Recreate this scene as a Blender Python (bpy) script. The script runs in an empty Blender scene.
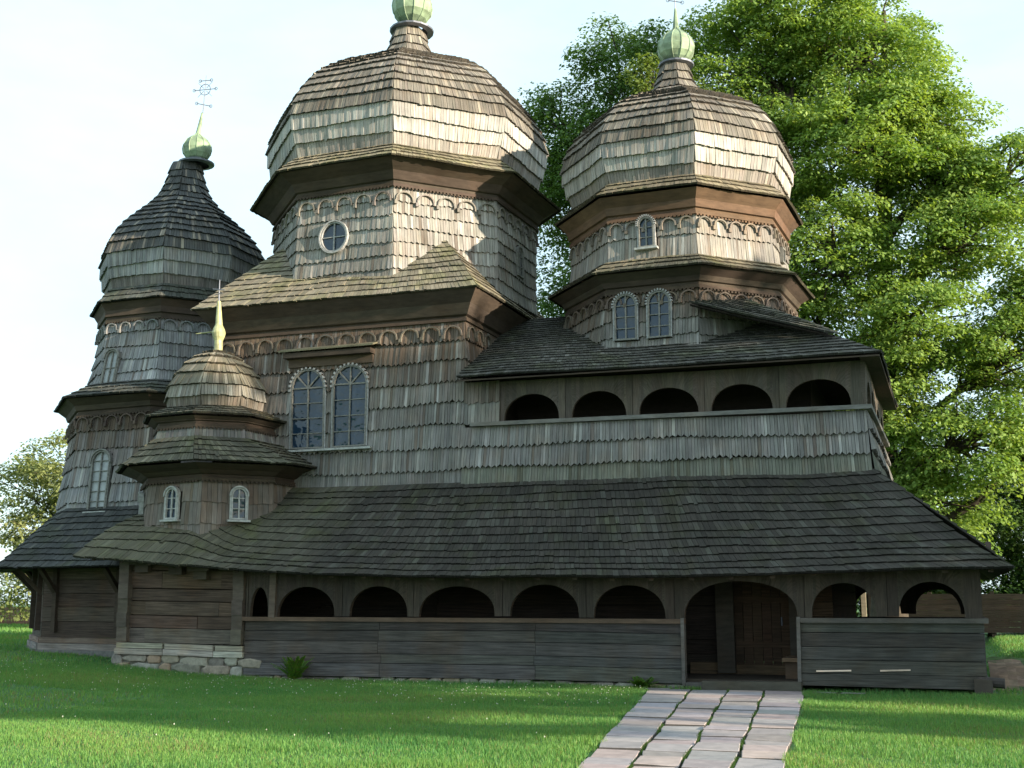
import bpy, math, random
import numpy as np
from mathutils import Vector, noise
V3=Vector
rng=random.Random(7); nr=np.random.default_rng(5)
S=bpy.context.scene; COL=S.collection
rad=math.radians
YC=5.07
# ------------------------------------------------------------------ materials
def newmat(name):
    m=bpy.data.materials.new(name); m.use_nodes=True
    n=m.node_tree.nodes; l=m.node_tree.links
    return m,n,l,n['Principled BSDF']
def wood_mat(name, rough=.85, streak=(34,2.2), bump=.25, lo=.62, hi=1.3, moss=0.0, tintamt=.35):
    """weathered wood: the board's own colour from the 'tint' attribute, broken up along the grain"""
    m,n,l,b=newmat(name)
    at=n.new('ShaderNodeAttribute'); at.attribute_name='tint'
    uv=n.new('ShaderNodeUVMap'); uv.uv_map='UVMap'
    mp=n.new('ShaderNodeMapping'); mp.inputs['Scale'].default_value=(streak[0],streak[1],1)
    l.new(uv.outputs[0],mp.inputs[0])
    nz=n.new('ShaderNodeTexNoise'); nz.inputs['Scale'].default_value=1; nz.inputs['Detail'].default_value=6; nz.inputs['Roughness'].default_value=.65
    l.new(mp.outputs[0],nz.inputs['Vector'])
    mr=n.new('ShaderNodeMapRange'); mr.inputs[1].default_value=.3; mr.inputs[2].default_value=.72; mr.inputs[3].default_value=lo; mr.inputs[4].default_value=hi
    l.new(nz.outputs['Fac'],mr.inputs[0])
    tc=n.new('ShaderNodeTexCoord')
    n2=n.new('ShaderNodeTexNoise'); n2.inputs['Scale'].default_value=.9; n2.inputs['Detail'].default_value=7; n2.inputs['Roughness'].default_value=.6
    l.new(tc.outputs['Object'],n2.inputs['Vector'])
    mr2=n.new('ShaderNodeMapRange'); mr2.inputs[1].default_value=.3; mr2.inputs[2].default_value=.7; mr2.inputs[3].default_value=.72; mr2.inputs[4].default_value=1.25
    l.new(n2.outputs['Fac'],mr2.inputs[0])
    mu=n.new('ShaderNodeMath'); mu.operation='MULTIPLY'; l.new(mr.outputs[0],mu.inputs[0]); l.new(mr2.outputs[0],mu.inputs[1])
    vm=n.new('ShaderNodeVectorMath'); vm.operation='SCALE'; l.new(at.outputs['Color'],vm.inputs[0]); l.new(mu.outputs[0],vm.inputs['Scale'])
    # brownish / mossy drift
    n3=n.new('ShaderNodeTexNoise'); n3.inputs['Scale'].default_value=1.7; n3.inputs['Detail'].default_value=5
    l.new(tc.outputs['Object'],n3.inputs['Vector'])
    r3=n.new('ShaderNodeMapRange'); r3.inputs[1].default_value=.5; r3.inputs[2].default_value=.68; r3.inputs[3].default_value=0; r3.inputs[4].default_value=tintamt
    l.new(n3.outputs['Fac'],r3.inputs[0])
    mx=n.new('ShaderNodeMix'); mx.data_type='RGBA'; mx.blend_type='MULTIPLY'
    mx.inputs['B'].default_value=(1.08,.88,.70,1) if moss==0 else (.86,.95,.55,1)
    l.new(r3.outputs[0],mx.inputs['Factor']); l.new(vm.outputs[0],mx.inputs['A'])
    l.new(mx.outputs['Result'],b.inputs['Base Color'])
    b.inputs['Roughness'].default_value=rough; b.inputs['Specular IOR Level'].default_value=.3
    bp=n.new('ShaderNodeBump'); bp.inputs['Strength'].default_value=bump; bp.inputs['Distance'].default_value=.02
    l.new(nz.outputs['Fac'],bp.inputs['Height']); l.new(bp.outputs[0],b.inputs['Normal'])
    return m
M={}
M['shingle']=wood_mat('weathered_shingle_wood')
M['roof']=wood_mat('mossy_roof_shingle_wood',moss=1,tintamt=.6,rough=.9)
M['plank']=wood_mat('old_plank_wood',streak=(1.3,30),lo=.38,hi=1.5,tintamt=.6,bump=.5)
M['beam']=wood_mat('dark_beam_wood',streak=(3,12),lo=.7,hi=1.25)
def plain(name,col,rough=.6,metal=0,var=.25,scale=8,bump=0,coord='Object'):
    m,n,l,b=newmat(name)
    tc=n.new('ShaderNodeTexCoord'); nz=n.new('ShaderNodeTexNoise'); nz.inputs['Scale'].default_value=scale; nz.inputs['Detail'].default_value=6
    l.new(tc.outputs[coord],nz.inputs['Vector'])
    cr=n.new('ShaderNodeMapRange'); cr.inputs[1].default_value=.3; cr.inputs[2].default_value=.7; cr.inputs[3].default_value=1-var; cr.inputs[4].default_value=1+var
    l.new(nz.outputs['Fac'],cr.inputs[0])
    vm=n.new('ShaderNodeVectorMath'); vm.operation='SCALE'; vm.inputs[0].default_value=col; l.new(cr.outputs[0],vm.inputs['Scale'])
    l.new(vm.outputs[0],b.inputs['Base Color']); b.inputs['Roughness'].default_value=rough; b.inputs['Metallic'].default_value=metal
    if bump:
        bp=n.new('ShaderNodeBump'); bp.inputs['Strength'].default_value=bump; bp.inputs['Distance'].default_value=.03
        l.new(nz.outputs['Fac'],bp.inputs['Height']); l.new(bp.outputs[0],b.inputs['Normal'])
    return m
M['copper']=plain('green_painted_tin',(.20,.27,.17),.6,.0,.5,4,.3)
M['gilt']=plain('yellowed_tin',(.34,.34,.18),.5,.0,.35,7)
M['iron']=plain('wrought_iron',(.17,.18,.22),.5,.5,.2,10)
M['whiteframe']=plain('old_white_paint',(.36,.365,.35),.75,0,.3,14)
M['greyframe']=plain('grey_window_wood',(.18,.175,.16),.8,0,.3,18)
M['palewood']=plain('bleached_wood',(.30,.30,.30),.8,0,.3,18)
def tint_mat(name,rough=.85,scale=9,var=.3,bump=.5,trans=0,dist=.02):
    m,n,l,b=newmat(name)
    at=n.new('ShaderNodeAttribute'); at.attribute_name='tint'
    tc=n.new('ShaderNodeTexCoord'); nz=n.new('ShaderNodeTexNoise'); nz.inputs['Scale'].default_value=scale; nz.inputs['Detail'].default_value=7; nz.inputs['Roughness'].default_value=.6
    l.new(tc.outputs['Object'],nz.inputs['Vector'])
    cr=n.new('ShaderNodeMapRange'); cr.inputs[1].default_value=.3; cr.inputs[2].default_value=.7; cr.inputs[3].default_value=1-var; cr.inputs[4].default_value=1+var
    l.new(nz.outputs['Fac'],cr.inputs[0])
    vm=n.new('ShaderNodeVectorMath'); vm.operation='SCALE'; l.new(at.outputs['Color'],vm.inputs[0]); l.new(cr.outputs[0],vm.inputs['Scale'])
    l.new(vm.outputs[0],b.inputs['Base Color']); b.inputs['Roughness'].default_value=rough
    b.inputs['Specular IOR Level'].default_value=.3
    if bump:
        bp=n.new('ShaderNodeBump'); bp.inputs['Strength'].default_value=bump; bp.inputs['Distance'].default_value=dist
        l.new(nz.outputs['Fac'],bp.inputs['Height']); l.new(bp.outputs[0],b.inputs['Normal'])
    return m
M['stone']=tint_mat('rubble_stone')
M['slab']=tint_mat('sandstone_paving',.75,6,.18,.35)
M['earth']=tint_mat('dry_earth',.95,5,.35,.8)
def leaf_mat(name,trans=.45):
    m,n,l,b=newmat(name)
    at=n.new('ShaderNodeAttribute'); at.attribute_name='tint'
    l.new(at.outputs['Color'],b.inputs['Base Color']); b.inputs['Roughness'].default_value=.5
    b.inputs['Specular IOR Level'].default_value=.25
    tr=n.new('ShaderNodeBsdfTranslucent')
    vm=n.new('ShaderNodeVectorMath'); vm.operation='MULTIPLY'; vm.inputs[1].default_value=(1.25,1.2,.5)
    l.new(at.outputs['Color'],vm.inputs[0]); l.new(vm.outputs[0],tr.inputs[0])
    mx=n.new('ShaderNodeMixShader'); mx.inputs[0].default_value=trans
    l.new(b.outputs[0],mx.inputs[1]); l.new(tr.outputs[0],mx.inputs[2])
    l.new(mx.outputs[0],n['Material Output'].inputs[0])
    return m
M['leaf']=leaf_mat('tree_leaf'); M['blade']=leaf_mat('grass_blade',.35)
M['bark']=plain('tree_bark',(.055,.043,.032),.95,0,.4,6,.6)
def glass_mat():
    m,n,l,b=newmat('old_window_glass')
    b.inputs['Base Color'].default_value=(.012,.03,.055,1); b.inputs['Roughness'].default_value=.05
    b.inputs['Specular IOR Level'].default_value=.6; b.inputs['IOR'].default_value=1.5
    tc=n.new('ShaderNodeTexCoord'); nz=n.new('ShaderNodeTexNoise'); nz.inputs['Scale'].default_value=3.2; nz.inputs['Detail'].default_value=2
    l.new(tc.outputs['Object'],nz.inputs['Vector'])
    bp=n.new('ShaderNodeBump'); bp.inputs['Strength'].default_value=.9; bp.inputs['Distance'].default_value=.05
    l.new(nz.outputs['Fac'],bp.inputs['Height']); l.new(bp.outputs[0],b.inputs['Normal'])
    return m
M['glass']=glass_mat()
M['whiteglass']=plain('whitewashed_glass',(.30,.32,.33),.3,0,.25,3)
def lawn_mat():
    m,n,l,b=newmat('lawn_soil_and_grass')
    tc=n.new('ShaderNodeTexCoord')
    a=n.new('ShaderNodeTexNoise'); a.inputs['Scale'].default_value=.35; a.inputs['Detail'].default_value=8; a.inputs['Roughness'].default_value=.65
    c=n.new('ShaderNodeTexNoise'); c.inputs['Scale'].default_value=30; c.inputs['Detail'].default_value=6; c.inputs['Roughness'].default_value=.7
    l.new(tc.outputs['Object'],a.inputs[0]); l.new(tc.outputs['Object'],c.inputs[0])
    r=n.new('ShaderNodeValToRGB'); r.color_ramp.elements[0].color=(.035,.11,.028,1); r.color_ramp.elements[1].color=(.085,.19,.04,1)
    r.color_ramp.elements[0].position=.3; r.color_ramp.elements[1].position=.7
    ad=n.new('ShaderNodeMath'); ad.operation='MULTIPLY_ADD'; ad.inputs[1].default_value=.5
    l.new(a.outputs[0],ad.inputs[0])
    h=n.new('ShaderNodeMath'); h.operation='MULTIPLY'; h.inputs[1].default_value=.5; l.new(c.outputs[0],h.inputs[0]); l.new(h.outputs[0],ad.inputs[2])
    l.new(ad.outputs[0],r.inputs[0]); l.new(r.outputs[0],b.inputs['Base Color']); b.inputs['Roughness'].default_value=.9
    bp=n.new('ShaderNodeBump'); bp.inputs['Strength'].default_value=.7; bp.inputs['Distance'].default_value=.05
    l.new(c.outputs[0],bp.inputs['Height']); l.new(bp.outputs[0],b.inputs['Normal'])
    return m
M['lawn']=lawn_mat()
# ------------------------------------------------------------------ mesh builder
def warp(p):
    q=V3(p)*.33
    n=noise.noise_vector(q+V3((3.1,7.7,1.3)))
    n2=noise.noise_vector(q*3.4+V3((9.1,2.7,5.3)))
    return V3(p)+n*.055+n2*.014
class MB:
    def __init__(s): s.v=[];s.f=[];s.uv=[];s.c=[]
    def face(s,pts,col,uvs=None):
        i=len(s.v); s.v+= [tuple(p) for p in pts]; s.f.append(tuple(range(i,i+len(pts))))
        if uvs is None:
            p0=V3(pts[0]); e=(V3(pts[1])-p0); L=e.length or 1; e=e/L
            nn=e.cross(V3(pts[2])-p0); 
            g=nn.cross(e); g=g.normalized() if g.length>1e-9 else V3((0,0,1))
            uvs=[((V3(p)-p0).dot(e)+p0.x*1.3+p0.y,(V3(p)-p0).dot(g)+p0.z+p0.x*.37) for p in pts]
        s.uv+=uvs; s.c.append(col)
    def box(s,o,ex,ey,ez,col):
        """o = min corner, three edge vectors (right-handed)"""
        o=V3(o);ex=V3(ex);ey=V3(ey);ez=V3(ez)
        if ex.cross(ey).dot(ez)<0: o=o+ex; ex=-ex
        a,b,c,d=o,o+ex,o+ex+ey,o+ey; A,B,Cc,D=[p+ez for p in (a,b,c,d)]
        for q in ((a,d,c,b),(A,B,Cc,D),(a,b,B,A),(b,c,Cc,B),(c,d,D,Cc),(d,a,A,D)): s.face(q,col)
    def build(s,name,mat,root=None,parent=None,do_warp=True,smooth=False,merge=False):
        me=bpy.data.meshes.new(name)
        off=V3(root.location) if root else V3((0,0,0))
        vs=[(warp(p) if do_warp else V3(p))-off for p in s.v]
        me.from_pydata([tuple(p) for p in vs],[],s.f)
        u=me.uv_layers.new(name='UVMap')
        u.data.foreach_set('uv',np.array(s.uv,dtype=np.float32).ravel())
        a=me.attributes.new('tint','FLOAT_COLOR','FACE')
        a.data.foreach_set('color',np.array([(c[0],c[1],c[2],1) for c in s.c],dtype=np.float32).ravel())
        if merge:
            import bmesh
            bm=bmesh.new(); bm.from_mesh(me); bmesh.ops.remove_doubles(bm,verts=bm.verts,dist=.0004); bm.to_mesh(me); bm.free()
        if smooth: me.polygons.foreach_set('use_smooth',[True]*len(me.polygons))
        me.materials.append(mat); me.update()
        o=bpy.data.objects.new(name,me); COL.objects.link(o)
        o.parent=parent if parent is not None else root
        return o
def tag(o,label=None,cat=None,group=None,kind=None):
    if label:o['label']=label
    if cat:o['category']=cat
    if group:o['group']=group
    if kind:o['kind']=kind
    return o
def empty(name,loc):
    o=bpy.data.objects.new(name,None); COL.objects.link(o); o.location=loc; o.empty_display_size=.5
    return o
def jit(col,a=.2,hue=.04):
    k=1+rng.uniform(-a,a); return tuple(max(.005,c*k*(1+rng.uniform(-hue,hue))) for c in col)
def mixc(a,b,t): return tuple(x+(y-x)*t for x,y in zip(a,b))
# ------------------------------------------------------------------ shingles
def shingles(mb,surf,T,row_h,w,d,colf,tooth=0,holes=(),back=(.04,.032,.026),ragged=.012,seed=0,backing=True):
    """real shingles laid course by course on surf(s,t): s 0..1 across, t metres up the slope"""
    n=max(1,round(T/row_h)); h=T/n; r=random.Random(seed)
    def nrm(s,t):
        e=.004; a=surf(min(1,s+e),t)-surf(max(0,s-e),t); b=surf(s,min(T,t+.02))-surf(s,max(0,t-.02))
        v=a.cross(b); return v.normalized() if v.length>1e-12 else V3((0,0,1))
    if backing:
        for i in range(n):
            t0,t1=i*h,(i+1)*h
            ns=max(1,int((surf(1,t0)-surf(0,t0)).length/.7)); B0=nrm(.5,(t0+t1)/2)*-.03
            for q in range(ns):
                a,b=q/ns,(q+1)/ns; mb.face([surf(a,t0)+B0,surf(b,t0)+B0,surf(b,t1)+B0,surf(a,t1)+B0],back)
    for i in range(n):
        t0=i*h; t1=min(T,(i+1)*h+.05)
        A,B=surf(0,t0),surf(1,t0); Wd=(B-A).length
        m=max(2,int(round(Wd/w)))
        if tooth and m%2: m+=1
        N0=nrm(.5,min(T,t0+.02))
        ph=r.random()*9; rowk=r.uniform(.9,1.1)
        s_prev=0
        for j in range(m):
            s0=s_prev; s1=1 if j==m-1 else (j+1+r.uniform(-.18,.18))/m
            s_prev=s1
            rag=r.uniform(-1,1)*ragged
            wob=.022*math.sin(ph+s0*Wd*.9)+.012*math.sin(ph*2+s0*Wd*2.7)
            if r.random()<.012: rag-=r.uniform(.02,.05)
            tb=max(0 if i else -.04,t0+rag+wob) if i else t0+rag*.8-.02
            ttl=ttr=t1
            dd=d*r.uniform(.85,1.2)
            col=jit(colf(i,n,(s0+s1)/2,r),.12,.02)
            k=rowk*r.choice((1,1,1,1,.85,1.14)); col=tuple(c*k for c in col)
            u0=s0*Wd+r.random()*40; u1=u0+(s1-s0)*Wd; v0=r.random()*30
            gp=.0035/max(Wd,.05); s0+=gp*(j>0); s1-=gp*(j<m-1)
            segs=[(tb,t1,True)]
            mid=surf((s0+s1)/2,(tb+t1)/2)
            for (O,R,U,hw,z0,z1) in holes:
                x=(surf((s0+s1)/2,max(tb,0))-O).dot(R)
                zb=(surf(.5*(s0+s1),max(tb,0))-O).dot(U); zt=(surf(.5*(s0+s1),t1)-O).dot(U)
                if abs(x)<hw and abs((mid-O).dot(R.cross(U)))<.5:
                    ztop=z1-hw+math.sqrt(max(0,hw*hw-x*x))
                    zb0=z0 if z0 is not None else z1-2*hw+(hw-math.sqrt(max(0,hw*hw-x*x)))
                    ns=[]
                    for a,b,f in segs:
                        za=zb+(zt-zb)*(a-tb)/(t1-tb); zz=zb+(zt-zb)*(b-tb)/(t1-tb)
                        if zz<=zb0 or za>=ztop: ns.append((a,b,f)); continue
                        inv=lambda z:tb+(t1-tb)*(z-zb)/(zt-zb)
                        if za<zb0-.03: ns.append((a,inv(zb0),f))
                        if zz>ztop+.03: ns.append((inv(ztop),b,False))
                    segs=ns
            for a,b,full in segs:
                k1=(b-a)/(t1-tb)
                f=lambda t:(1-(t-tb)/(t1-tb)*.85)
                def P(s,t,dep):
                    p=surf(s,max(0,t)) if t>=0 else surf(s,0)+(surf(s,0)-surf(s,min(T,.1)))*(-t/.1)
                    return p+N0*dep
                if tooth and full:
                    ra=tooth*r.uniform(.7,1.2)
                    la,ra_=(ra,0) if j%2==0 else (0,ra)
                else: la=ra_=0
                p0=P(s0,a+la,dd*f(a)); p1=P(s1,a+ra_,dd*f(a)); p2=P(s1,b,dd*f(b)); p3=P(s0,b,dd*f(b))
                q0=P(s0,a+la,-.005); q1=P(s1,a+ra_,-.005); q2=P(s1,b,-.005); q3=P(s0,b,-.005)
                L=b-a
                mb.face([p0,p1,p2,p3],col,[(u0,v0+la),(u1,v0+ra_),(u1,v0+L),(u0,v0+L)])
                mb.face([q0,q1,p1,p0],tuple(c*.30 for c in col),[(u0,v0),(u1,v0),(u1,v0+.05),(u0,v0+.05)])  # dark end grain, deepened in colour to draw shadow lines under each course
                mb.face([q0,p0,p3,q3],col,[(u0,v0),(u0+.03,v0),(u0+.03,v0+L),(u0,v0+L)])
                mb.face([p1,q1,q2,p2],col,[(u1,v0),(u1+.03,v0),(u1+.03,v0+L),(u1,v0+L)])
def bil(A,B,C,D):
    """A bottom left, B bottom right, C top right, D top left (seen from outside)"""
    A,B,C,D=map(V3,(A,B,C,D)); T=((D-A).length+(C-B).length)/2
    def f(s,t):
        k=t/T; return (A.lerp(B,s)).lerp(D.lerp(C,s),k)
    return f,T
def slope(mb,A,B,C,D,row_h,w,d,colf,**k):
    f,T=bil(A,B,C,D); shingles(mb,f,T,row_h,w,d,colf,**k)
ROT={}
def oc(C,R,z,k):
    a=rad(-157.5+45*k+ROT.get(C,0)); return V3((C[0]+R*math.cos(a),C[1]+R*math.sin(a),z))
def oct_shingles(mb,C,prof,row_h,w,d,colf,facets=range(-1,5),allf=True,**kw):
    """prof: list of (circumradius,z) from bottom to top; facet k lies between vertices k and k+1"""
    seg=[math.hypot(b[0]-a[0],b[1]-a[1]) for a,b in zip(prof,prof[1:])]
    cum=[0]
    for q in seg: cum.append(cum[-1]+q)
    T=cum[-1]
    def rz(t):
        t=min(max(t,0),T)
        for i in range(len(seg)):
            if t<=cum[i+1]+1e-9:
                k=(t-cum[i])/(seg[i] or 1); return prof[i][0]+(prof[i+1][0]-prof[i][0])*k, prof[i][1]+(prof[i+1][1]-prof[i][1])*k
        return prof[-1]
    for k in range(8):
        def surf(s,t,k=k):
            r,z=rz(t); return oc(C,r,z,k).lerp(oc(C,r,z,k+1),s)
        kk=k if k<6 else k-8
        if kk in facets: shingles(mb,surf,T,row_h,w,d,lambda i,n,s,r,k=kk:colf(i,n,s,r,k),seed=rng.random(),**kw)
        else:
            n=max(3,int(T/.4))
            for i in range(n):
                mb.face([surf(0,T*i/n),surf(1,T*i/n),surf(1,T*(i+1)/n),surf(0,T*(i+1)/n)],jit(colf(i,n,.5,rng,k)))
def smooth_prof(pts,n=5):
    out=[]
    P=[pts[0]]+list(pts)+[pts[-1]]
    for i in range(1,len(P)-2):
        for j in range(n):
            t=j/n; a,b,c,d=P[i-1],P[i],P[i+1],P[i+2]
            out.append(tuple(.5*((2*b[q])+(-a[q]+c[q])*t+(2*a[q]-5*b[q]+4*c[q]-d[q])*t*t+(-a[q]+3*b[q]-3*c[q]+d[q])*t**3) for q in (0,1)))
    out.append(pts[-1]); return out
def oct_band(mb,C,prof,col,a=.1):
    """closed octagonal moulding from a list of (R,z), plain boards"""
    for (r0,z0),(r1,z1) in zip(prof,prof[1:]):
        for k in range(8):
            mb.face([oc(C,r0,z0,k),oc(C,r0,z0,k+1),oc(C,r1,z1,k+1),oc(C,r1,z1,k)],jit(col,a))
def rect_band(mb,b,prof,col):
    """b=(x0,x1,y0,y1); prof: (outset,z) list; horizontal boards round a rectangle"""
    x0,x1,y0,y1=b
    def pt(i,o,z): return V3(((x0-o,x1+o,x1+o,x0-o)[i],(y0-o,y0-o,y1+o,y1+o)[i],z))
    for (o0,z0),(o1,z1) in zip(prof,prof[1:]):
        for i in range(4):
            j=(i+1)%4
            mb.face([pt(i,o0,z0),pt(j,o0,z0),pt(j,o1,z1),pt(i,o1,z1)],jit(col,.1))
def frieze(mb,A,B,z,R0,step,col,nout,n=7,drop=.05,wd=.035,th=.045):
    """row of little round-arched battens on a wall line A->B; top at z"""
    A=V3(A);B=V3(B);L=(B-A).length; m=max(1,round(L/step)); e=(B-A)/L; st=L/m; r=st/2*.86
    nout=V3(nout)
    for j in range(m):
        c=A+e*(st*(j+.5)); c.z=z-r
        colr=jit(col,.2)
        pts=[(-r,-drop)]+[(r*-math.cos(math.pi*i/n),r*math.sin(math.pi*i/n)*.9) for i in range(n+1)]+[(r,-drop)]
        pin=[(x*(1-wd/r),y if i in (0,len(pts)-1) else y*(1-wd/r)) for i,(x,y) in enumerate(pts)]
        up=V3((0,0,1))
        for i in range(len(pts)-1):
            o0=c+e*pts[i][0]+up*pts[i][1]; o1=c+e*pts[i+1][0]+up*pts[i+1][1]
            i0=c+e*pin[i][0]+up*pin[i][1]; i1=c+e*pin[i+1][0]+up*pin[i+1][1]
            t=nout*th
            mb.face([i0+t,i1+t,o1+t,o0+t],colr); mb.face([o0,o0+t,o1+t,o1],colr); mb.face([i1,i1+t,i0+t,i0],colr)
        # little pendant at the spring
        for sx in (-r,):
            p=c+e*(sx-.03)+up*(-drop-.07); mb.box(p,e*.07,nout*(th+.012),up*.09,colr)
# ------------------------------------------------------------------ colours of the wood (albedo)
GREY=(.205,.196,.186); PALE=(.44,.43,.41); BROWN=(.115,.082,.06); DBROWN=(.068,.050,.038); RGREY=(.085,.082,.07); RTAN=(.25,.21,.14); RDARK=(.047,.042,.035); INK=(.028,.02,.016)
def wallcol(top_brown=.35,base=GREY,low=None):
    def f(i,n,s,r,k=None):
        t=(i+.5)/n
        b=max(0,(t-(1-top_brown))/top_brown) if top_brown else 0
        c=mixc(base,BROWN,min(1,b*1.25*r.uniform(.6,1.2)))
        if r.random()<.06: c=mixc(c,PALE,.5)
        if r.random()<.05: c=mixc(c,BROWN,.6)
        if low and i==0: c=mixc(c,low,.5)
        return c
    return f
def roofcol(base,alt=None,p=.15):
    def f(i,n,s,r,k=None):
        c=base
        if alt and r.random()<p: c=mixc(c,alt,r.uniform(.2,.7))
        return c
    return f
# ------------------------------------------------------------------ the church
CH=empty('wooden_church',(-9,5,0))
tag(CH,'dark weathered three-domed timber church with shingled roofs and arcaded galleries','church')
def part(mb,name,mat,parent=None,label=None,**k):
    o=mb.build(name,M[mat],root=CH,parent=parent,**k)
    if label:o['label']=label
    return o
C=(-13.15,YC); N=(-5.83,YC); L=(-20.05,YC); K=(-16.31,1.95)
ROT.update({C:-3.0,N:-3.0,K:-5.0})
UP=V3((0,0,1))
class Frame:
    """local frame on a wall: origin o, right r, up u (may lean), outward n"""
    def __init__(s,o,r,u,):
        s.o=V3(o); s.r=V3(r).normalized(); u=V3(u); s.u=(u-s.r*u.dot(s.r)).normalized(); s.n=s.r.cross(s.u)
    def p(s,x,z,d=0): return s.o+s.r*x+s.u*z+s.n*d
HO={}
def window(fr,w,h,key,rows=4,cols=2,arched=True,round_=False,fan=False,fmat='greyframe',trim=True,sill=True,fw=.034,pane='glass',dentil=None,label=None):
    """window parts on the wall frame; origin at the middle of its bottom edge"""
    hw=w/2
    HO.setdefault(key,[]).append((fr.o,fr.r,fr.u,hw+.03,None if round_ else -.02,h+.03))
    n=14
    if round_: out=[(hw*math.cos(2*math.pi*i/24),hw+hw*math.sin(2*math.pi*i/24)) for i in range(24)]
    elif arched:
        sp=h-hw
        out=[(-hw,0),(hw,0)]+[(hw*math.cos(math.pi*i/n),sp+hw*math.sin(math.pi*i/n)) for i in range(n+1)]
    else: out=[(-hw,0),(hw,0),(hw,h),(-hw,h)]
    cx,cz=0,h/2
    sc=lambda p,k:(p[0]*(1-k/hw),(p[1]-cz)*(1-k/(h/2))+cz)
    inn=[sc(p,fw) for p in out]
    m=MB(); g=(.3,.3,.3)
    for i in range(len(out)):
        j=(i+1)%len(out)
        a,b=out[i],out[j]; c,d=inn[i],inn[j]
        m.face([fr.p(*a,.085),fr.p(*b,.085),fr.p(*d,.085),fr.p(*c,.085)],g)
        m.face([fr.p(*a,-.01),fr.p(*b,-.01),fr.p(*b,.085),fr.p(*a,.085)],g)
        m.face([fr.p(*c,.085),fr.p(*d,.085),fr.p(*d,.0),fr.p(*c,.0)],g)
    def bar(x0,z0,x1,z1,t=.014,dp=.06):
        a=V3((x0,z0,0));b=V3((x1,z1,0)); e=(b-a).normalized(); q=V3((-e.y,e.x,0))*t
        ex=fr.r*(b-a).x+fr.u*(b-a).y; ey=(fr.r*q.x+fr.u*q.y)*2
        m.box(fr.p(x0-q.x,z0-q.y,.022),ex,ey,fr.n*(dp-.022),g)
    def top(x): return (h-hw+math.sqrt(max(0,hw*hw-x*x))) if (arched or round_) else h
    def bot(x): return (hw-math.sqrt(max(0,hw*hw-x*x))) if round_ else 0
    zf=h-hw if fan else h
    for i in range(1,cols):
        x=-hw+w*i/cols; bar(x,bot(x)+fw*.5,x,(zf if fan and x!=0 else top(x))-fw*.5,.016 if i*2==cols else .012)
    for i in range(1,rows):
        z=(zf if fan else h)*i/rows
        xx=hw
        if (arched or round_) and z>h-hw: xx=math.sqrt(max(0,hw*hw-(z-(h-hw))**2))
        if round_ and z<hw: xx=math.sqrt(max(0,hw*hw-(hw-z)**2))
        bar(-xx+fw*.5,z,xx-fw*.5,z,.010,.055)
    if fan:
        bar(-hw+fw*.5,zf,hw-fw*.5,zf,.018)
        for a in (45,135): bar(0,zf,math.cos(rad(a))*(hw-fw*.5),zf+math.sin(rad(a))*(hw-fw*.5),.015)
    o=part(m,'window',fmat,label=label)
    m=MB(); m.face([fr.p(*q,.018) for q in [sc(p,fw*.4) for p in out]],g); part(m,'pane',pane,parent=o)
    if trim and (arched or round_):
        m=MB(); c0=h-hw; a0,a1=(0,360) if round_ else (-8,188)
        nn=30 if not round_ else 40; r0,r1=hw+.004,hw+(.052 if dentil else .04)
        for i in range(nn):
            t0=rad(a0+(a1-a0)*i/nn); t1=rad(a0+(a1-a0)*(i+1)/nn)
            rr=r1 if (not dentil or i%2) else r1-.03
            q=lambda r,t,d:fr.p(r*math.cos(t),c0+r*math.sin(t),d)
            dd=.115 if (not dentil or i%2) else .085
            m.face([q(r0,t0,dd),q(rr,t0,dd),q(rr,t1,dd),q(r0,t1,dd)],g)
            m.face([q(rr,t0,0),q(rr,t1,0),q(rr,t1,dd),q(rr,t0,dd)],g)
            m.face([q(r0,t0,dd),q(r0,t1,dd),q(r0,t1,0),q(r0,t0,0)],g)
        if not round_:
            for sx in (-1,1): m.box(fr.p(hw+.002 if sx>0 else -hw-.032,0,0),fr.r*.03,fr.n*.07,fr.u*(h-hw+.0),g)
        part(m,'window_trim','palewood' if dentil else fmat,parent=o)
    if sill:
        m=MB(); m.box(fr.p(-hw-.08,-.055,0),fr.r*(w+.16),fr.n*.15,fr.u*.045,g); part(m,'window_sill','whiteframe',parent=o)
    return o
def facet_frame(C,R,z,k,s=.5,R2=None,z2=None):
    """frame on octagon facet k at fraction s, height z; wall leans from (R,z) to (R2,z2)"""
    a=oc(C,R,z,k);b=oc(C,R,z,k+1); o=a.lerp(b,s)
    if R2 is None:u=UP
    else:
        c=oc(C,R2,z2,k).lerp(oc(C,R2,z2,k+1),s); u=c-o
    return Frame(o,b-a,u)
# --- windows first: they reserve their holes in the shingles
sf=lambda x,y,z:Frame((x,y,z),(1,0,0),(0,0,1))
window(sf(-14.07,1.80,5.15),.88,1.86,'nave',rows=4,fan=True,dentil=1,sill=False,label='arched window of many panes, the left one of the pair under the plank hood')
window(sf(-12.98,1.80,5.15),.88,1.90,'nave',rows=4,fan=True,dentil=1,sill=False,label='arched window of many panes, the right one of the pair under the plank hood')
m=MB(); m.box((-14.72,1.62,5.07),(2.35,0,0),(0,.2,0),(0,0,.05),(.5,.5,.5)); part(m,'window_sill','whiteframe')
m=MB()
for i in range(3): m.box((-14.72-.0,1.44+.0*i,7.42-.0*i),(2.44,0,.02),(0,.40,.14),(0,-.008,.035),jit((.22,.19,.13),.2)) if i==0 else None
m.box((-14.62,1.5,7.28),(2.25,0,0),(0,.3,0),(0,0,.12),DBROWN); m.box((-14.58,1.70,7.08),(2.18,0,0),(0,.1,0),(0,0,.2),BROWN)
part(m,'window_hood','beam')
R_=3.45; ap=R_*math.cos(rad(22.5))
window(facet_frame(C,R_,9.90,1,.40),.72,.72,'cen',rows=2,round_=True,fmat='palewood',fw=.03,sill=False,label='small round window with a cross-shaped glazing bar')
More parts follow.
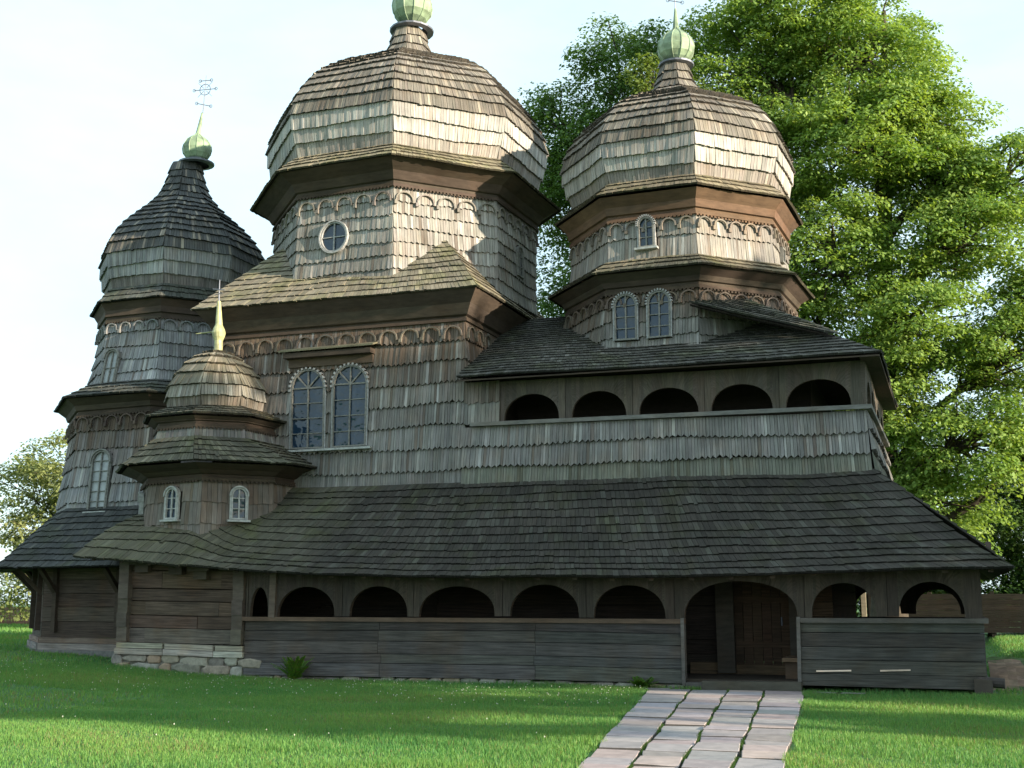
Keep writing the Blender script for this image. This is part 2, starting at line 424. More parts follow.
window(facet_frame(C,R_,9.75,3,.55),.42,.80,'cen',rows=3,trim=False,sill=False,fmat='greyframe')
Nlo=(2.80,7.0,2.74,8.42)
window(facet_frame(N,Nlo[0],7.33,1,.5+(-6.43+5.85)/2.12),.52,1.05,'nlo',rows=4,dentil=1,sill=False)
window(facet_frame(N,Nlo[0],7.33,1,.5+(-5.66+5.85)/2.12),.52,1.06,'nlo',rows=4,dentil=1,sill=False)
Nup=(2.66,9.15,2.60,10.15)
window(facet_frame(N,Nup[0],9.44,1,.45),.36,.70,'nup',rows=3,fmat='greyframe',dentil=1)
window(facet_frame(N,Nup[0],9.42,3,.45),.32,.36,'nup',rows=1,cols=2,arched=False,trim=False,sill=False)
Kw=(2.08,3.0,2.03,4.32)
window(facet_frame(K,Kw[0],3.42,1,.5),.34,.72,'kap',rows=3,fmat='whiteframe')
window(facet_frame(K,Kw[0],3.42,2,.52),.34,.72,'kap',rows=3,fmat='whiteframe')
window(facet_frame(K,Kw[0],3.42,0,.5),.34,.72,'kap',rows=3,fmat='whiteframe')
Lw=(3.08,3.6,2.85,6.40)
window(facet_frame(L,3.06,3.86,1,.42,2.85,6.4),.54,1.55,'apse',rows=6,fmat='greyframe',pane='whiteglass')
Lu=(2.52,7.15,2.2,9.0)
window(facet_frame(L,2.52,7.17,1,.25,2.2,9.0),.40,1.0,'lup',rows=2,fmat='greyframe',pane='whiteglass')
# --- nave cube
NB=(-16.6,-10.14,1.80,8.34)
x0,x1,y0,y1=NB
mb=MB(); wc=wallcol(.62,GREY)
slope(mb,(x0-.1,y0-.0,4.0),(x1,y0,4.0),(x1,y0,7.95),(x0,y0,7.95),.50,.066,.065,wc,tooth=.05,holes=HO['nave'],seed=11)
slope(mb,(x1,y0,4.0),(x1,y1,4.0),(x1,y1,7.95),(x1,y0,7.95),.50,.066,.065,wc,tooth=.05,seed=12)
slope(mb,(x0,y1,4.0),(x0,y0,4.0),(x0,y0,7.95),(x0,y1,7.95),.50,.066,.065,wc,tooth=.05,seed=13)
mb.face([(x1,y1,2),(x0,y1,2),(x0,y1,8),(x1,y1,8)],GREY)
part(mb,'nave_wall','shingle',label='grey and brown shingled wall')
mb=MB(); rect_band(mb,NB,[(.0,7.93),(.075,7.93),(.075,8.0),(.03,8.0),(.03,8.05),(.10,8.08),(.22,8.32),(.44,8.60)],DBROWN); part(mb,'cornice','beam')
mb=MB()
frieze(mb,(x0,y0-.05,0),(x1,y0-.05,0),7.86,0,.52,(.13,.11,.09),(0,-1,0)); frieze(mb,(x1+.05,y0,0),(x1+.05,y1,0),7.86,0,.52,(.13,.11,.09),(1,0,0))
part(mb,'frieze','beam')
E=(x0-.5,x1+.47,y0-.47,y1+.47); sl=1.15; zt=10.6; ins=(zt-8.62)/sl
mb=MB(); rc=roofcol((.20,.175,.13),(.29,.25,.18),.3)
a=[(E[0],E[2]),(E[1],E[2]),(E[1],E[3]),(E[0],E[3])]; b=[(E[0]+ins,E[2]+ins),(E[1]-ins,E[2]+ins),(E[1]-ins,E[3]-ins),(E[0]+ins,E[3]-ins)]
for i,j in ((0,1),(1,2),(3,0)):
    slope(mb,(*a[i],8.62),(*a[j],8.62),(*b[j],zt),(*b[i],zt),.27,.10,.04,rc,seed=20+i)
mb.face([(*a[2],8.62),(*a[3],8.62),(*b[3],zt),(*b[2],zt)],RGREY)
part(mb,'roof','roof',label='tan shingled skirt roof below the middle dome')
# --- central drum + dome
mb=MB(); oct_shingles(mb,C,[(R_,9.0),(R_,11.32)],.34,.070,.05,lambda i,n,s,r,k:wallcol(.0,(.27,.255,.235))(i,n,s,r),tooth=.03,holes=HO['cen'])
drum=part(mb,'tower_wall','shingle',label='eight-sided shingled wall of the middle tower')
def oct_cornice(C,R,z0,zl,Rl,name='cornice',col=DBROWN):
    mb=MB(); oct_band(mb,C,[(R,z0-.06),(R+.08,z0-.06),(R+.08,z0+.01),(R+.04,z0+.02),(R+.04,z0+.08),(R+.10,z0+.10),(R+(Rl-R)*.35,z0+(zl-z0)*.55),(Rl-.05,zl-.02)],col)
    # dentil strip
    for k in range(-1,5):
        A=oc(C,R+.05,z0-.06,k);B=oc(C,R+.05,z0-.06,k+1);e=(B-A);n=int(e.length/.09);u=e.normalized();o=V3((u.y,-u.x,0))
        for i in range(n): mb.box(A+u*(i*.09)+UP*-.035,u*.05,o*.04,UP*.04,col)
    return part(mb,name,'beam')
def oct_frieze(C,R,z,step,col=BROWN,ks=range(-1,5),**kw):
    mb=MB()
    for k in ks:
        A=oc(C,R,0,k);B=oc(C,R,0,k+1);u=(B-A).normalized();o=V3((u.y,-u.x,0))
        frieze(mb,A+o*.035,B+o*.035,z,0,step,col,o,**kw)
    return part(mb,'frieze','shingle')
oct_frieze(C,R_+.01,11.24,.50,(.20,.18,.16)); oct_cornice(C,R_,11.38,11.90,4.08)
def skirt(C,Rl,zl,Rt,zt,col,rh=.24,alt=RTAN,label=None,p=.2):
    mb=MB(); oct_shingles(mb,C,[(Rl,zl),((Rl+Rt)/2,(zl*.5+zt*.5)-.015),(Rt,zt)],rh,.10,.04,lambda i,n,s,r,k:roofcol(col,alt,p)(i,n,s,r),seed_=0) if 0 else oct_shingles(mb,C,[(Rl,zl),(Rt,zt)],rh,.10,.042,lambda i,n,s,r,k:roofcol(col,alt,p)(i,n,s,r))
    return part(mb,'skirt_roof','roof',label=label)
skirt(C,4.10,11.88,3.45,12.42,(.20,.175,.12))
def domecol(base,belly,nb):
    def f(i,n,s,r,k):
        if i<nb: 
            c=mixc(belly,PALE,r.uniform(0,.4)) if r.random()<.7 else belly
            return mixc(c,BROWN,.45) if i==0 else c
        c=base
        if r.random()<.2: c=mixc(c,(.30,.27,.22),r.uniform(.2,.8))
        return c
    return f
def dome(C,prof,rh,w,base,belly,nb,label=None,nbp=3,rhb=.5):
    sp=smooth_prof(prof,5); q=nbp*5+1
    mb=MB(); bel=domecol(base,belly,99)
    oct_shingles(mb,C,sp[:q],rhb,.070,.07,bel)
    oct_shingles(mb,C,sp[q-1:],rh,.072,.065,domecol(base,belly,0))
    return part(mb,'dome','shingle',label=label)
def lathe(mb,C,prof,n,col,ribs=0):
    for (r0,z0),(r1,z1) in zip(prof,prof[1:]):
        for i in range(n):
            a0=2*math.pi*i/n;a1=2*math.pi*(i+1)/n
            q=lambda r,z,a:V3((C[0]+r*math.cos(a),C[1]+r*math.sin(a),z))
            mb.face([q(r0,z0,a0),q(r0,z0,a1),q(r1,z1,a1),q(r1,z1,a0)],col)
def tube(mb,a,b,r0,r1,n=8,col=(.1,.1,.1)):
    a=V3(a);b=V3(b);d=(b-a).normalized(); x=d.orthogonal().normalized(); y=d.cross(x)
    for i in range(n):
        t0=2*math.pi*i/n;t1=2*math.pi*(i+1)/n
        p=lambda c,r,t:c+x*(r*math.cos(t))+y*(r*math.sin(t))
        mb.face([p(a,r0,t0),p(a,r0,t1),p(b,r1,t1),p(b,r1,t0)],col)
    mb.face([b+x*(r1*math.cos(2*math.pi*i/n))+y*(r1*math.sin(2*math.pi*i/n)) for i in range(n)],col)
def finial(d,C,zc,rc,rb,zb,hb,rod,lean=(0,0),mat='copper'):
    """collar at zc, faceted onion ball centred zb, rod to height rod"""
    m=MB(); lathe(m,C,[(rc*.72,zc-.04),(rc,zc-.02),(rc*1.02,zc+.02),(rc*.6,zc+.10),(rc*.5,zc+.14)],18,(.07,.075,.1))
    part(m,'collar','iron',parent=d)
    g=(.2,.4,.2); m=MB()
    pr=[(.42,-1),(.72,-.8),(.93,-.5),(1,-.1),(.95,.25),(.78,.6),(.5,.88),(.24,1.1),(.1,1.3)]
    pr=[(r*rb,zb+z*hb) for r,z in pr]
    lathe(m,C,pr,12,g)
    for i in range(12):   # standing seams
        a=2*math.pi*i/12; 
        for (r0,z0),(r1,z1) in zip(pr,pr[1:]):
            p=V3((C[0]+r0*math.cos(a),C[1]+r0*math.sin(a),z0)); q=V3((C[0]+r1*math.cos(a),C[1]+r1*math.sin(a),z1)); o=V3((math.cos(a),math.sin(a),.0))*.018; s=V3((-math.sin(a),math.cos(a),0))*.012
            m.face([p+s,p+o,q+o,q+s],g); m.face([p+o,p-s,q-s,q+o],g)
    f=part(m,'finial_ball',mat,parent=d)
    m=MB(); b=V3((C[0],C[1],zb+hb*1.15)); t=V3((C[0]+lean[0],C[1]+lean[1],rod)); tube(m,b,t,.075*rb/.5+.015,.028,8); part(m,'finial_rod',mat,parent=d)
    return t
def cross(d,t,h,w,lean=(0,0)):
    """openwork iron cross with side bars, rays and rings"""
    m=MB(); t=V3(t); up=V3((lean[0],lean[1],h)); r=.014
    tube(m,t,t+up,r,r*.7,6); X=V3((1,.12,0)).normalized()
    for f,ww in ((.86,.28),(.62,.55),(.22,.36)):
        c=t+up*f
        sk=V3((0,0,.10 if f<.3 else 0))*w
        tube(m,c-X*(w*ww)+sk,c+X*(w*ww)-sk,r*.8,r*.8,6)
        for s in (-1,1):
            e=c+X*(w*ww*s)-sk*s
            for q in range(6):
                a0,a1=q*1.047,(q+1)*1.047
                tube(m,e+X*(.045*math.cos(a0))+UP*(.045*math.sin(a0)),e+X*(.045*math.cos(a1))+UP*(.045*math.sin(a1)),.009,.009,4)
    c=t+up*.62
    for q in range(12):
        a0,a1=q*.5236,(q+1)*.5236; R=w*.27
        tube(m,c+X*(R*math.cos(a0))+UP*(R*math.sin(a0)),c+X*(R*math.cos(a1))+UP*(R*math.sin(a1)),.011,.011,4)
    for a in (45,135,225,315):
        v=X*math.cos(rad(a))+UP*math.sin(rad(a)); tube(m,c+v*(w*.1),c+v*(w*.5),.009,.006,4)
    part(m,'cross','iron',parent=d,do_warp=False)
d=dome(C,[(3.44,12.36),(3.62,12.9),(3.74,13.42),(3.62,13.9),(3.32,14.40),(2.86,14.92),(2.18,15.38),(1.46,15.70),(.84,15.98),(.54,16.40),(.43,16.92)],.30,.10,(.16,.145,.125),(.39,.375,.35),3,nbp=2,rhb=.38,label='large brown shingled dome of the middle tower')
t=finial(d,(C[0]+.08,YC),16.94,.60,.56,17.68,.52,19.1); cross(d,t,1.1,.5)
# --- narthex octagons + dome
mb=MB(); oct_shingles(mb,N,[(Nlo[0],Nlo[1]),(Nlo[2],Nlo[3])],.38,.070,.05,lambda i,n,s,r,k:wallcol(.7,GREY)(i,n,s,r),tooth=.03,holes=HO['nlo']); part(mb,'tower_wall','shingle')
oct_frieze(N,2.77,8.38,.44,(.14,.11,.09)); oct_cornice(N,2.74,8.46,8.84,3.18)
skirt(N,3.2,8.84,2.64,9.22,(.15,.13,.09))
mb=MB(); oct_shingles(mb,N,[(Nup[0],Nup[1]),(Nup[2],Nup[3])],.46,.068,.045,lambda i,n,s,r,k:wallcol(.3,(.25,.235,.215))(i,n,s,r),tooth=.03,holes=HO['nup']); part(mb,'tower_wall','shingle')
oct_frieze(N,2.62,10.10,.44,(.20,.17,.14)); oct_cornice(N,2.60,10.18,10.68,2.98,col=(.13,.08,.05))
skirt(N,3.0,10.70,2.55,11.10,(.19,.16,.11))
d=dome(N,[(2.52,11.05),(2.72,11.5),(2.84,12.0),(2.76,12.4),(2.50,12.84),(2.04,13.28),(1.44,13.62),(.86,13.86),(.55,14.18),(.40,14.54),(.34,14.82)],.29,.10,(.16,.145,.125),(.36,.34,.315),3,nbp=2,rhb=.38,label='brown shingled dome of the right-hand tower')
Nf=(N[0]+.04,YC); t=finial(d,Nf,14.84,.44,.46,15.32,.40,16.35); cross(d,t,1.0,.5)
# --- sanctuary tower
mb=MB(); oct_shingles(mb,L,[(Lw[0],Lw[1]),(3.02,4.3),(2.88,5.4),(Lw[2],Lw[3])],.46,.075,.055,lambda i,n,s,r,k:wallcol(.65,(.235,.235,.24))(i,n,s,r),tooth=.03,holes=HO['apse']); part(mb,'tower_wall','shingle')
oct_frieze(L,2.89,6.34,.46,(.12,.09,.075)); oct_cornice(L,2.85,6.40,6.80,3.28)
skirt(L,3.30,6.80,2.50,7.28,(.075,.078,.07),alt=RGREY)
mb=MB(); oct_shingles(mb,L,[(2.52,7.15),(2.40,7.6),(2.26,8.3),(2.2,9.0)],.38,.070,.05,lambda i,n,s,r,k:wallcol(.0,(.25,.25,.255))(i,n,s,r),tooth=.03,holes=HO['lup']); part(mb,'tower_wall','shingle')
oct_frieze(L,2.24,8.95,.46,(.2,.2,.2)); oct_cornice(L,2.20,9.02,9.48,2.48)
skirt(L,2.50,9.48,2.10,9.95,(.08,.085,.075),alt=RGREY)
d=dome(L,[(2.05,9.85),(2.22,10.4),(2.33,10.9),(2.25,11.25),(2.06,11.6),(1.70,12.02),(1.22,12.44),(.84,12.82),(.62,13.2),(.48,13.6),(.42,13.95)],.27,.10,(.075,.078,.078),(.22,.225,.23),3,nbp=2,rhb=.36,label='dark grey shingled dome of the left-hand tower')
Lf=(L[0]+.33,YC); t=finial(d,Lf,13.96,.50,.40,14.42,.36,15.5,lean=(.10,0)); cross(d,t,1.15,.62,lean=(.06,0))
# --- side chapel
mb=MB(); oct_shingles(mb,K,[(Kw[0],2.75),(Kw[2],Kw[3])],.55,.11,.03,lambda i,n,s,r,k:mixc((.15,.115,.09),GREY,r.random()*.6),tooth=.02,holes=HO['kap'],facets=range(-1,6)); part(mb,'chapel_wall','shingle',label='low brown boarded wall of the side chapel')
oct_cornice(K,2.03,4.34,4.66,2.64)
K2=(-16.25,1.20); ROT[K2]=-5.0
mb=MB()
for k in range(-1,5):
    slope(mb,oc(K,2.70,4.68,k),oc(K,2.70,4.68,k+1),oc(K2,1.47,5.28,k+1),oc(K2,1.47,5.28,k),.20,.09,.045,roofcol((.105,.10,.075),(.19,.18,.13),.2),seed=60+k)
part(mb,'skirt_roof','roof')
mb=MB(); oct_shingles(mb,K2,[(1.47,5.18),(1.41,5.60)],.5,.08,.03,lambda i,n,s,r,k:jit(GREY)); part(mb,'tower_wall','shingle')
oct_cornice(K2,1.39,5.55,5.76,1.66)
skirt(K2,1.70,5.78,1.12,6.05,(.105,.10,.075),rh=.18)
d=dome(K2,[(1.08,5.99),(1.18,6.27),(1.17,6.54),(.98,6.89),(.69,7.18),(.35,7.40),(.10,7.51)],.32,.10,(.15,.135,.10),(.22,.20,.165),1,nbp=2,rhb=.34,label='small round shingled dome of the side chapel')
m=MB(); g=(.4,.4,.2)
kx=(K2[0],K2[1]); lathe(m,kx,[(.105,7.44),(.10,7.76),(.14,7.85),(.165,7.95),(.14,8.05),(.09,8.15),(.085,8.21),(.045,8.74),(.0,8.76)],14,g)
tube(m,(kx[0]-.1,kx[1],8.0),(kx[0]-.60,kx[1]-.05,7.97),.022,.01,6); part(m,'finial_ball','gilt',parent=d)
m=MB(); tube(m,(*kx,8.72),(kx[0]+.02,kx[1]-.03,9.27),.018,.012,6); tube(m,(kx[0]-.16,kx[1]-.02,9.05),(kx[0]+.16,kx[1]-.02,9.01),.014,.014,6); tube(m,(kx[0]-.1,kx[1]-.02,8.90),(kx[0]+.1,kx[1]-.02,8.94),.012,.012,6); part(m,'cross','iron',parent=d)
# --- narthex upper storey
W0,W1=-10.14,-1.45
mb=MB(); gw=wallcol(.0,(.22,.21,.20),low=(.12,.13,.08))
slope(mb,(W0,y0-.10,4.05),(W1+.10,y0-.10,4.05),(W1,y0,5.42),(W0,y0,5.42),.46,.066,.075,gw,tooth=.055,seed=31)
slope(mb,(W1+.16,y0-.10,4.05),(W1+.16,y1+.1,4.05),(W1,y1,5.42),(W1,y0,5.42),.46,.066,.075,gw,tooth=.055,seed=32)
slope(mb,(W0,y0,5.5),(-9.3,y0,5.5),(-9.3,y0,6.45),(W0,y0,6.45),.42,.085,.04,wallcol(.6),tooth=.035,seed=33)
mb.face([(W1,y1,3.5),(W0,y1,3.5),(W0,y1,6.4),(W1,y1,6.4)],GREY)
part(mb,'narthex_wall','shingle',label='grey shingled wall under the upper gallery')
def arcade(P0,P1,z0,z1,ops,th,col,arch_h,name='arcade',nseg=16,spring=0.0,label=None):
    """boarded arcade from P0 to P1 (2D), openings in metres along it, round heads; outward is to the right of travel"""
    mb=MB(); P0=V3((*P0,0));P1=V3((*P1,0)); e=(P1-P0).normalized(); n=V3((e.y,-e.x,0)); Ln=(P1-P0).length
    pt=lambda x,z,d:P0+e*x+UP*z+n*d
    def quad(xa,za,xb,zb,xc,zc,xd,zd):
        c=jit(col,.18); mb.face([pt(xa,za,0),pt(xb,zb,0),pt(xc,zc,0),pt(xd,zd,0)],c); mb.face([pt(xb,zb,-th),pt(xa,za,-th),pt(xd,zd,-th),pt(xc,zc,-th)],c)
    cur=0
    for (a,b,*o) in ops:
        zb=o[0] if o else z0; top=(o[1] if len(o)>1 else z0+arch_h)
        if a>cur: 
            mid=(cur+a)/2; quad(cur,z0,mid-.006,z0,mid-.006,z1,cur,z1); quad(mid+.006,z0,a,z0,a,z1,mid+.006,z1)
            mb.face([pt(mid-.006,z0,-.02),pt(mid+.006,z0,-.02),pt(mid+.006,z1,-.02),pt(mid-.006,z1,-.02)],tuple(c*.6 for c in col))
        hw=(b-a)/2; cx=(a+b)/2; H=top-z0; zs=z0 if o==[] or zb>=z0 else z0
        pts=[(cx-hw*math.cos(math.pi*i/nseg), zs+(H)*math.sin(math.pi*i/nseg)**.8) for i in range(nseg+1)]
        for (xa,za),(xb,zz) in zip(pts,pts[1:]):
            quad(xa,za,xb,zz,xb,z1,xa,z1)
            mb.face([pt(xb,zz,0),pt(xa,za,0),pt(xa,za,-th),pt(xb,zz,-th)],mixc(col,BROWN,.5))
        if zb<z0:
            for x,s in ((a,-1),(b,1)):
                mb.face([pt(x,zb,0),pt(x,z0,0),pt(x,z0,-th),pt(x,zb,-th)][::s],col)
        cur=b
    if cur<Ln: quad(cur,z0,Ln,z0,Ln,z1,cur,z1)
    mb.face([pt(0,z0,0),pt(0,z1,0),pt(0,z1,-th),pt(0,z0,-th)],col); mb.face([pt(Ln,z0,-th),pt(Ln,z1,-th),pt(Ln,z1,0),pt(Ln,z0,0)],col)
    return part(mb,name,'shingle',label=label)
ucol=(.10,.083,.068)
arcade((-9.35,y0),(W1,y0),5.5,6.42,[(a+9.35,b+9.35) for a,b in ((-9.19,-7.91),(-7.62,-6.39),(-6.11,-4.82),(-4.56,-3.3),(-3.04,-1.73))],.09,ucol,.60,label='upper gallery arcade of five low round arches')
arcade((W1,y0),(W1,y1),5.5,6.42,[(.35+i*1.25,1.4+i*1.25) for i in range(5)],.09,ucol,.60)
mb=MB(); mb.box((-9.95,y0-.13,5.43),(8.6,0,0),(0,.16,0),(0,0,.085),(.17,.165,.155)); mb.box((W1-.02,y0-.13,5.43),(.14,0,0),(0,y1-y0+.2,0),(0,0,.085),(.17,.165,.155)); part(mb,'handrail','beam')
mb=MB()   # gallery floor, rear wall, ceiling
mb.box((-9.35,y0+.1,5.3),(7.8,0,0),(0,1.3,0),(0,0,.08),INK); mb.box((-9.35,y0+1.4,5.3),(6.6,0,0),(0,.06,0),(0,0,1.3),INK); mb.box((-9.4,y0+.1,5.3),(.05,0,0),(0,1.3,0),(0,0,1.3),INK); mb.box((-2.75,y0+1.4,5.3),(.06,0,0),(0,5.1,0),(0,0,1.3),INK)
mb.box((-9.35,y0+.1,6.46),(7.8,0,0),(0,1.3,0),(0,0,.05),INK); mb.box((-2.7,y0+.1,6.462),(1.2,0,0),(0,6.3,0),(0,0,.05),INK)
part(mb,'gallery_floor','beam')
# upper roof of narthex
ye,yn=1.30,2*YC-1.30; zE=6.48; zR=8.62; xw=-1.12; xr=-4.9
mb=MB(); rc=roofcol(RGREY,(.17,.165,.15),.18)
slope(mb,(W0-.0,ye,zE+.02),(xw,ye,zE),(xr,YC,zR),(W0,YC,zR),.21,.10,.038,rc,seed=41)
slope(mb,(xw,ye,zE),(xw,yn,zE),(xr,YC+.02,zR),(xr,YC-.02,zR),.21,.10,.038,rc,seed=42)
mb.face([(xw,yn,zE),(W0,yn,zE),(W0,YC,zR),(xr,YC,zR)],RGREY)
part(mb,'roof','roof',label='dark shingled hipped roof over the upper gallery')
mb=MB()  # soffit and fascia
mb.box((W0,ye+.02,zE-.075),(xw-W0-.02,0,0),(0,.5,.12),(0,0,.03),DBROWN)
mb.box((xw-.40,ye+.02,zE-.07),(.38,0,0),(0,yn-ye-.04,0),(0,0,.03),DBROWN)
part(mb,'soffit','beam')
# small raised roof on the corner facet
A=V3((-4.02,3.10,8.22)); B1=V3((-5.05,2.22,8.02)); B2=V3((-2.1,2.02,7.05)); B3=V3((-2.6,5.3,7.95)); B2b=V3((-2.0,2.12,7.05))
mb=MB(); slope(mb,B1,B2,A+V3((.05,0,0)),A-V3((.05,0,0)),.2,.10,.04,roofcol((.13,.125,.105),(.2,.19,.15),.25),seed=44); slope(mb,B2b,B3,A+V3((0,.05,0)),A-V3((0,.05,0)),.2,.10,.04,roofcol((.13,.125,.105)),seed=45)
slope(mb,B1+V3((0,.02,-.06)),B2+V3((0,.02,-.06)),B2+V3((0,.06,-.03)),B1+V3((0,.06,-.03)),.1,.3,.02,roofcol(DBROWN),seed=4)
part(mb,'corner_roof','roof')
# --- lower pent roof
def sstep(t): t=min(max(t,0),1); return t*t*(3-2*t)
def eavez(x):
    xs=[-22,-18.6,-16.5,-13,-8.5,-5,.95,2]; zs=[2.66,2.62,2.44,2.22,2.10,2.09,2.19,2.2]
    return float(np.interp(x,xs,zs))
def pent_s(s,t,T=3.25):
    k=t/T; xb=-18.6+(0.95+18.6)*s; xt=-16.95+(-1.35+16.95)*s
    zb=eavez(xb); y=-.62+(y0-.08+.62)*k; kk=k+(-.10+.34*sstep((-14.9-xb)/1.5))*math.sin(math.pi*k)*(1-k)
    return V3((xb+(xt-xb)*k,y,zb+(4.22-zb)*kk))
prc=roofcol(RDARK,(.075,.075,.062),.25)
def prc2(i,n,s,r,k=None):
    c=prc(i,n,s,r)
    if s<.30: c=mixc(c,(.125,.12,.08),.8*(1-s/.30)**.5)
    return c
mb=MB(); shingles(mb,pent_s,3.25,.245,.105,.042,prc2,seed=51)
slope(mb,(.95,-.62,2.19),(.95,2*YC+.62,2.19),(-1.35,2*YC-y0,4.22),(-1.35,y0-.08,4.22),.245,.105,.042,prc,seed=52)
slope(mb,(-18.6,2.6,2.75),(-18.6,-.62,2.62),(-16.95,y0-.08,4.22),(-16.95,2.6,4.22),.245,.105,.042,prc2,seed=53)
mb.face([(.95,2*YC+.62,2.19),(-16,2*YC+.62,2.19),(-16,2*YC-y0,4.22),(-1.35,2*YC-y0,4.22)],RDARK)
part(mb,'roof','roof',label='long mossy dark pent roof over the lower gallery')
for i in range(26):   # rafter tails under the eave
    xa=-18.2+i*.75; z=eavez(xa); kr=1 if -16.6<xa<-1.7 else .35
    mb=MB(); mb.box((xa,-.50,z-.07),(.09,0,0),(0,2.1*kr,1.40*kr),(0,0,.07),jit(DBROWN)); part(mb,'rafter','beam')
mb=MB()
for i in range(20):
    xa=-18.3+i*.955; mb.box((xa,-.10,eavez(xa)-.02),(.96,0,eavez(xa+.96)-eavez(xa)),(0,.14,0),(0,0,.13),jit(DBROWN))
part(mb,'wall_plate','beam')
# apse pent roof
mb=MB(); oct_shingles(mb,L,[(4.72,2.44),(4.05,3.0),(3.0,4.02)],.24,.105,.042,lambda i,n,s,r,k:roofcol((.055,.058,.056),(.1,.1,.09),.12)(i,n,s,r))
part(mb,'roof','roof',label='dark pent roof around the left-hand end of the church')
mb=MB(); oct_band(mb,L,[(4.66,2.40),(3.7,2.46),(3.4,2.9)],DBROWN); part(mb,'soffit','beam')
# --- lower walls
def plankwall(name,P0,P1,z0,z1,rows,col,th=.07,proud=.012,joint=None,mat='plank',gap=.012,slant=0,label=None,colf=None,parent=None,jj=.05,skip=0):
    mb=MB(); P0=V3((*P0,0));P1=V3((*P1,0)); e=(P1-P0).normalized(); n=V3((e.y,-e.x,0)); Ln=(P1-P0).length
    mb.box(P0+UP*z0-n*(th+.03),e*Ln,n*.03,UP*(z1-z0),tuple(c*.5 for c in col))
    hs=[rng.uniform(.8,1.2) for _ in range(rows)]; t=sum(hs); hs=[h/t*(z1-z0) for h in hs]
    z=z0
    for i,h in enumerate(hs):
        js=[0]+(sorted(min(Ln-.1,max(.1,x+rng.uniform(-jj,jj))) for x in joint if rng.random()>skip) if joint else [])+[Ln]
        for a,b in zip(js,js[1:]):
            c=jit(colf(i,rows) if colf else col,.22,.05); pr=rng.uniform(0,proud)
            sl=slant*(1-(z-z0)/(z1-z0))
            d0=rng.uniform(-.004,.004)
            mb.box(P0+e*(a+.004)+UP*(z+gap/2)+n*(pr+sl-th),e*(b-a-.008)+UP*d0,n*th-(n*(slant*h/(z1-z0)) if 0 else V3()),UP*(h-gap),c)
        z+=h
    return part(mb,name,mat,label=label,parent=parent)
PG=(.115,.118,.122)
def pcol(i,n): return mixc((.102,.096,.09),(.055,.047,.042),i/n)
plankwall('gallery_wall',(-14.45,0),(-4.93,0),.10,1.24,5,PG,joint=[3.2,6.55],colf=pcol,slant=.05,label='grey plank parapet left of the entrance')
plankwall('gallery_wall',(-2.74,0),(.44,0),.10,1.24,5,(.09,.09,.09),colf=lambda i,n:(.068,.063,.058),slant=.05,label='dark plank parapet right of the entrance')
plankwall('gallery_wall',(.44,0),(.44,2*YC),.10,1.24,5,PG)
plankwall('gallery_wall',(.44,2*YC),(-12,2*YC),.10,1.24,5,PG)
for a,b in ((-14.5,-4.9),(-2.76,.52)):
    mb=MB(); mb.box((a,-.07,1.235),(b-a,0,0),(0,.15,0),(0,0,.085),(.125,.085,.06) if a<-10 else (.11,.10,.09)); part(mb,'handrail','beam')
mb=MB(); mb.box((.36,-.0,1.235),(.16,0,0),(0,2*YC,0),(0,0,.085),DBROWN); part(mb,'handrail','beam')
lops=[(-14.35,-13.9),(-13.67,-12.31),(-11.96,-10.63),(-10.37,-8.73),(-8.41,-6.97),(-6.67,-5.26)]
lcol=(.062,.05,.04)
arcade((-14.45,-.01),(.42,-.01),1.32,2.36,[(a+14.45,b+14.45) for a,b in lops]+[(-4.91+14.45,-2.76+14.45,.12,2.02)]+[(a+14.45,b+14.45) for a,b in ((-2.5,-1.34),(-.96,.14))],.10,lcol,.63,label='lower gallery arcade of low round arches')
arcade((.43,0),(.43,2*YC),1.32,2.3,[(.35+i*1.37,1.5+i*1.37) for i in range(7)],.10,lcol,.60)
arcade((.42,2*YC),(-12,2*YC),1.32,2.3,[(.28,1.38),(1.76,2.92),(3.3,4.6),(5,6.3)],.10,lcol,.62)
for xx in (-4.97,-2.78):
    mb=MB(); mb.box((xx,-.085,.06),(.065,0,0),(0,.17,0),(0,0,1.28),(.13,.12,.11)); part(mb,'door_post','beam')
for xx in (-14.3,-13.85):
    mb=MB(); mb.box((xx,-.075,1.32),(.15,0,0),(0,.12,0),(0,0,.95),(.13,.10,.08)); part(mb,'post','beam') if xx>-14 else None
mb=MB(); mb.box((-4.55,-.30,0.0),(1.85,0,0),(0,.28,0),(0,0,.17),(.075,.07,.055)); mb.box((-4.9,-.10,0.0),(2.15,0,0),(0,.2,0),(0,0,.13),(.12,.11,.10)); part(mb,'threshold','beam')
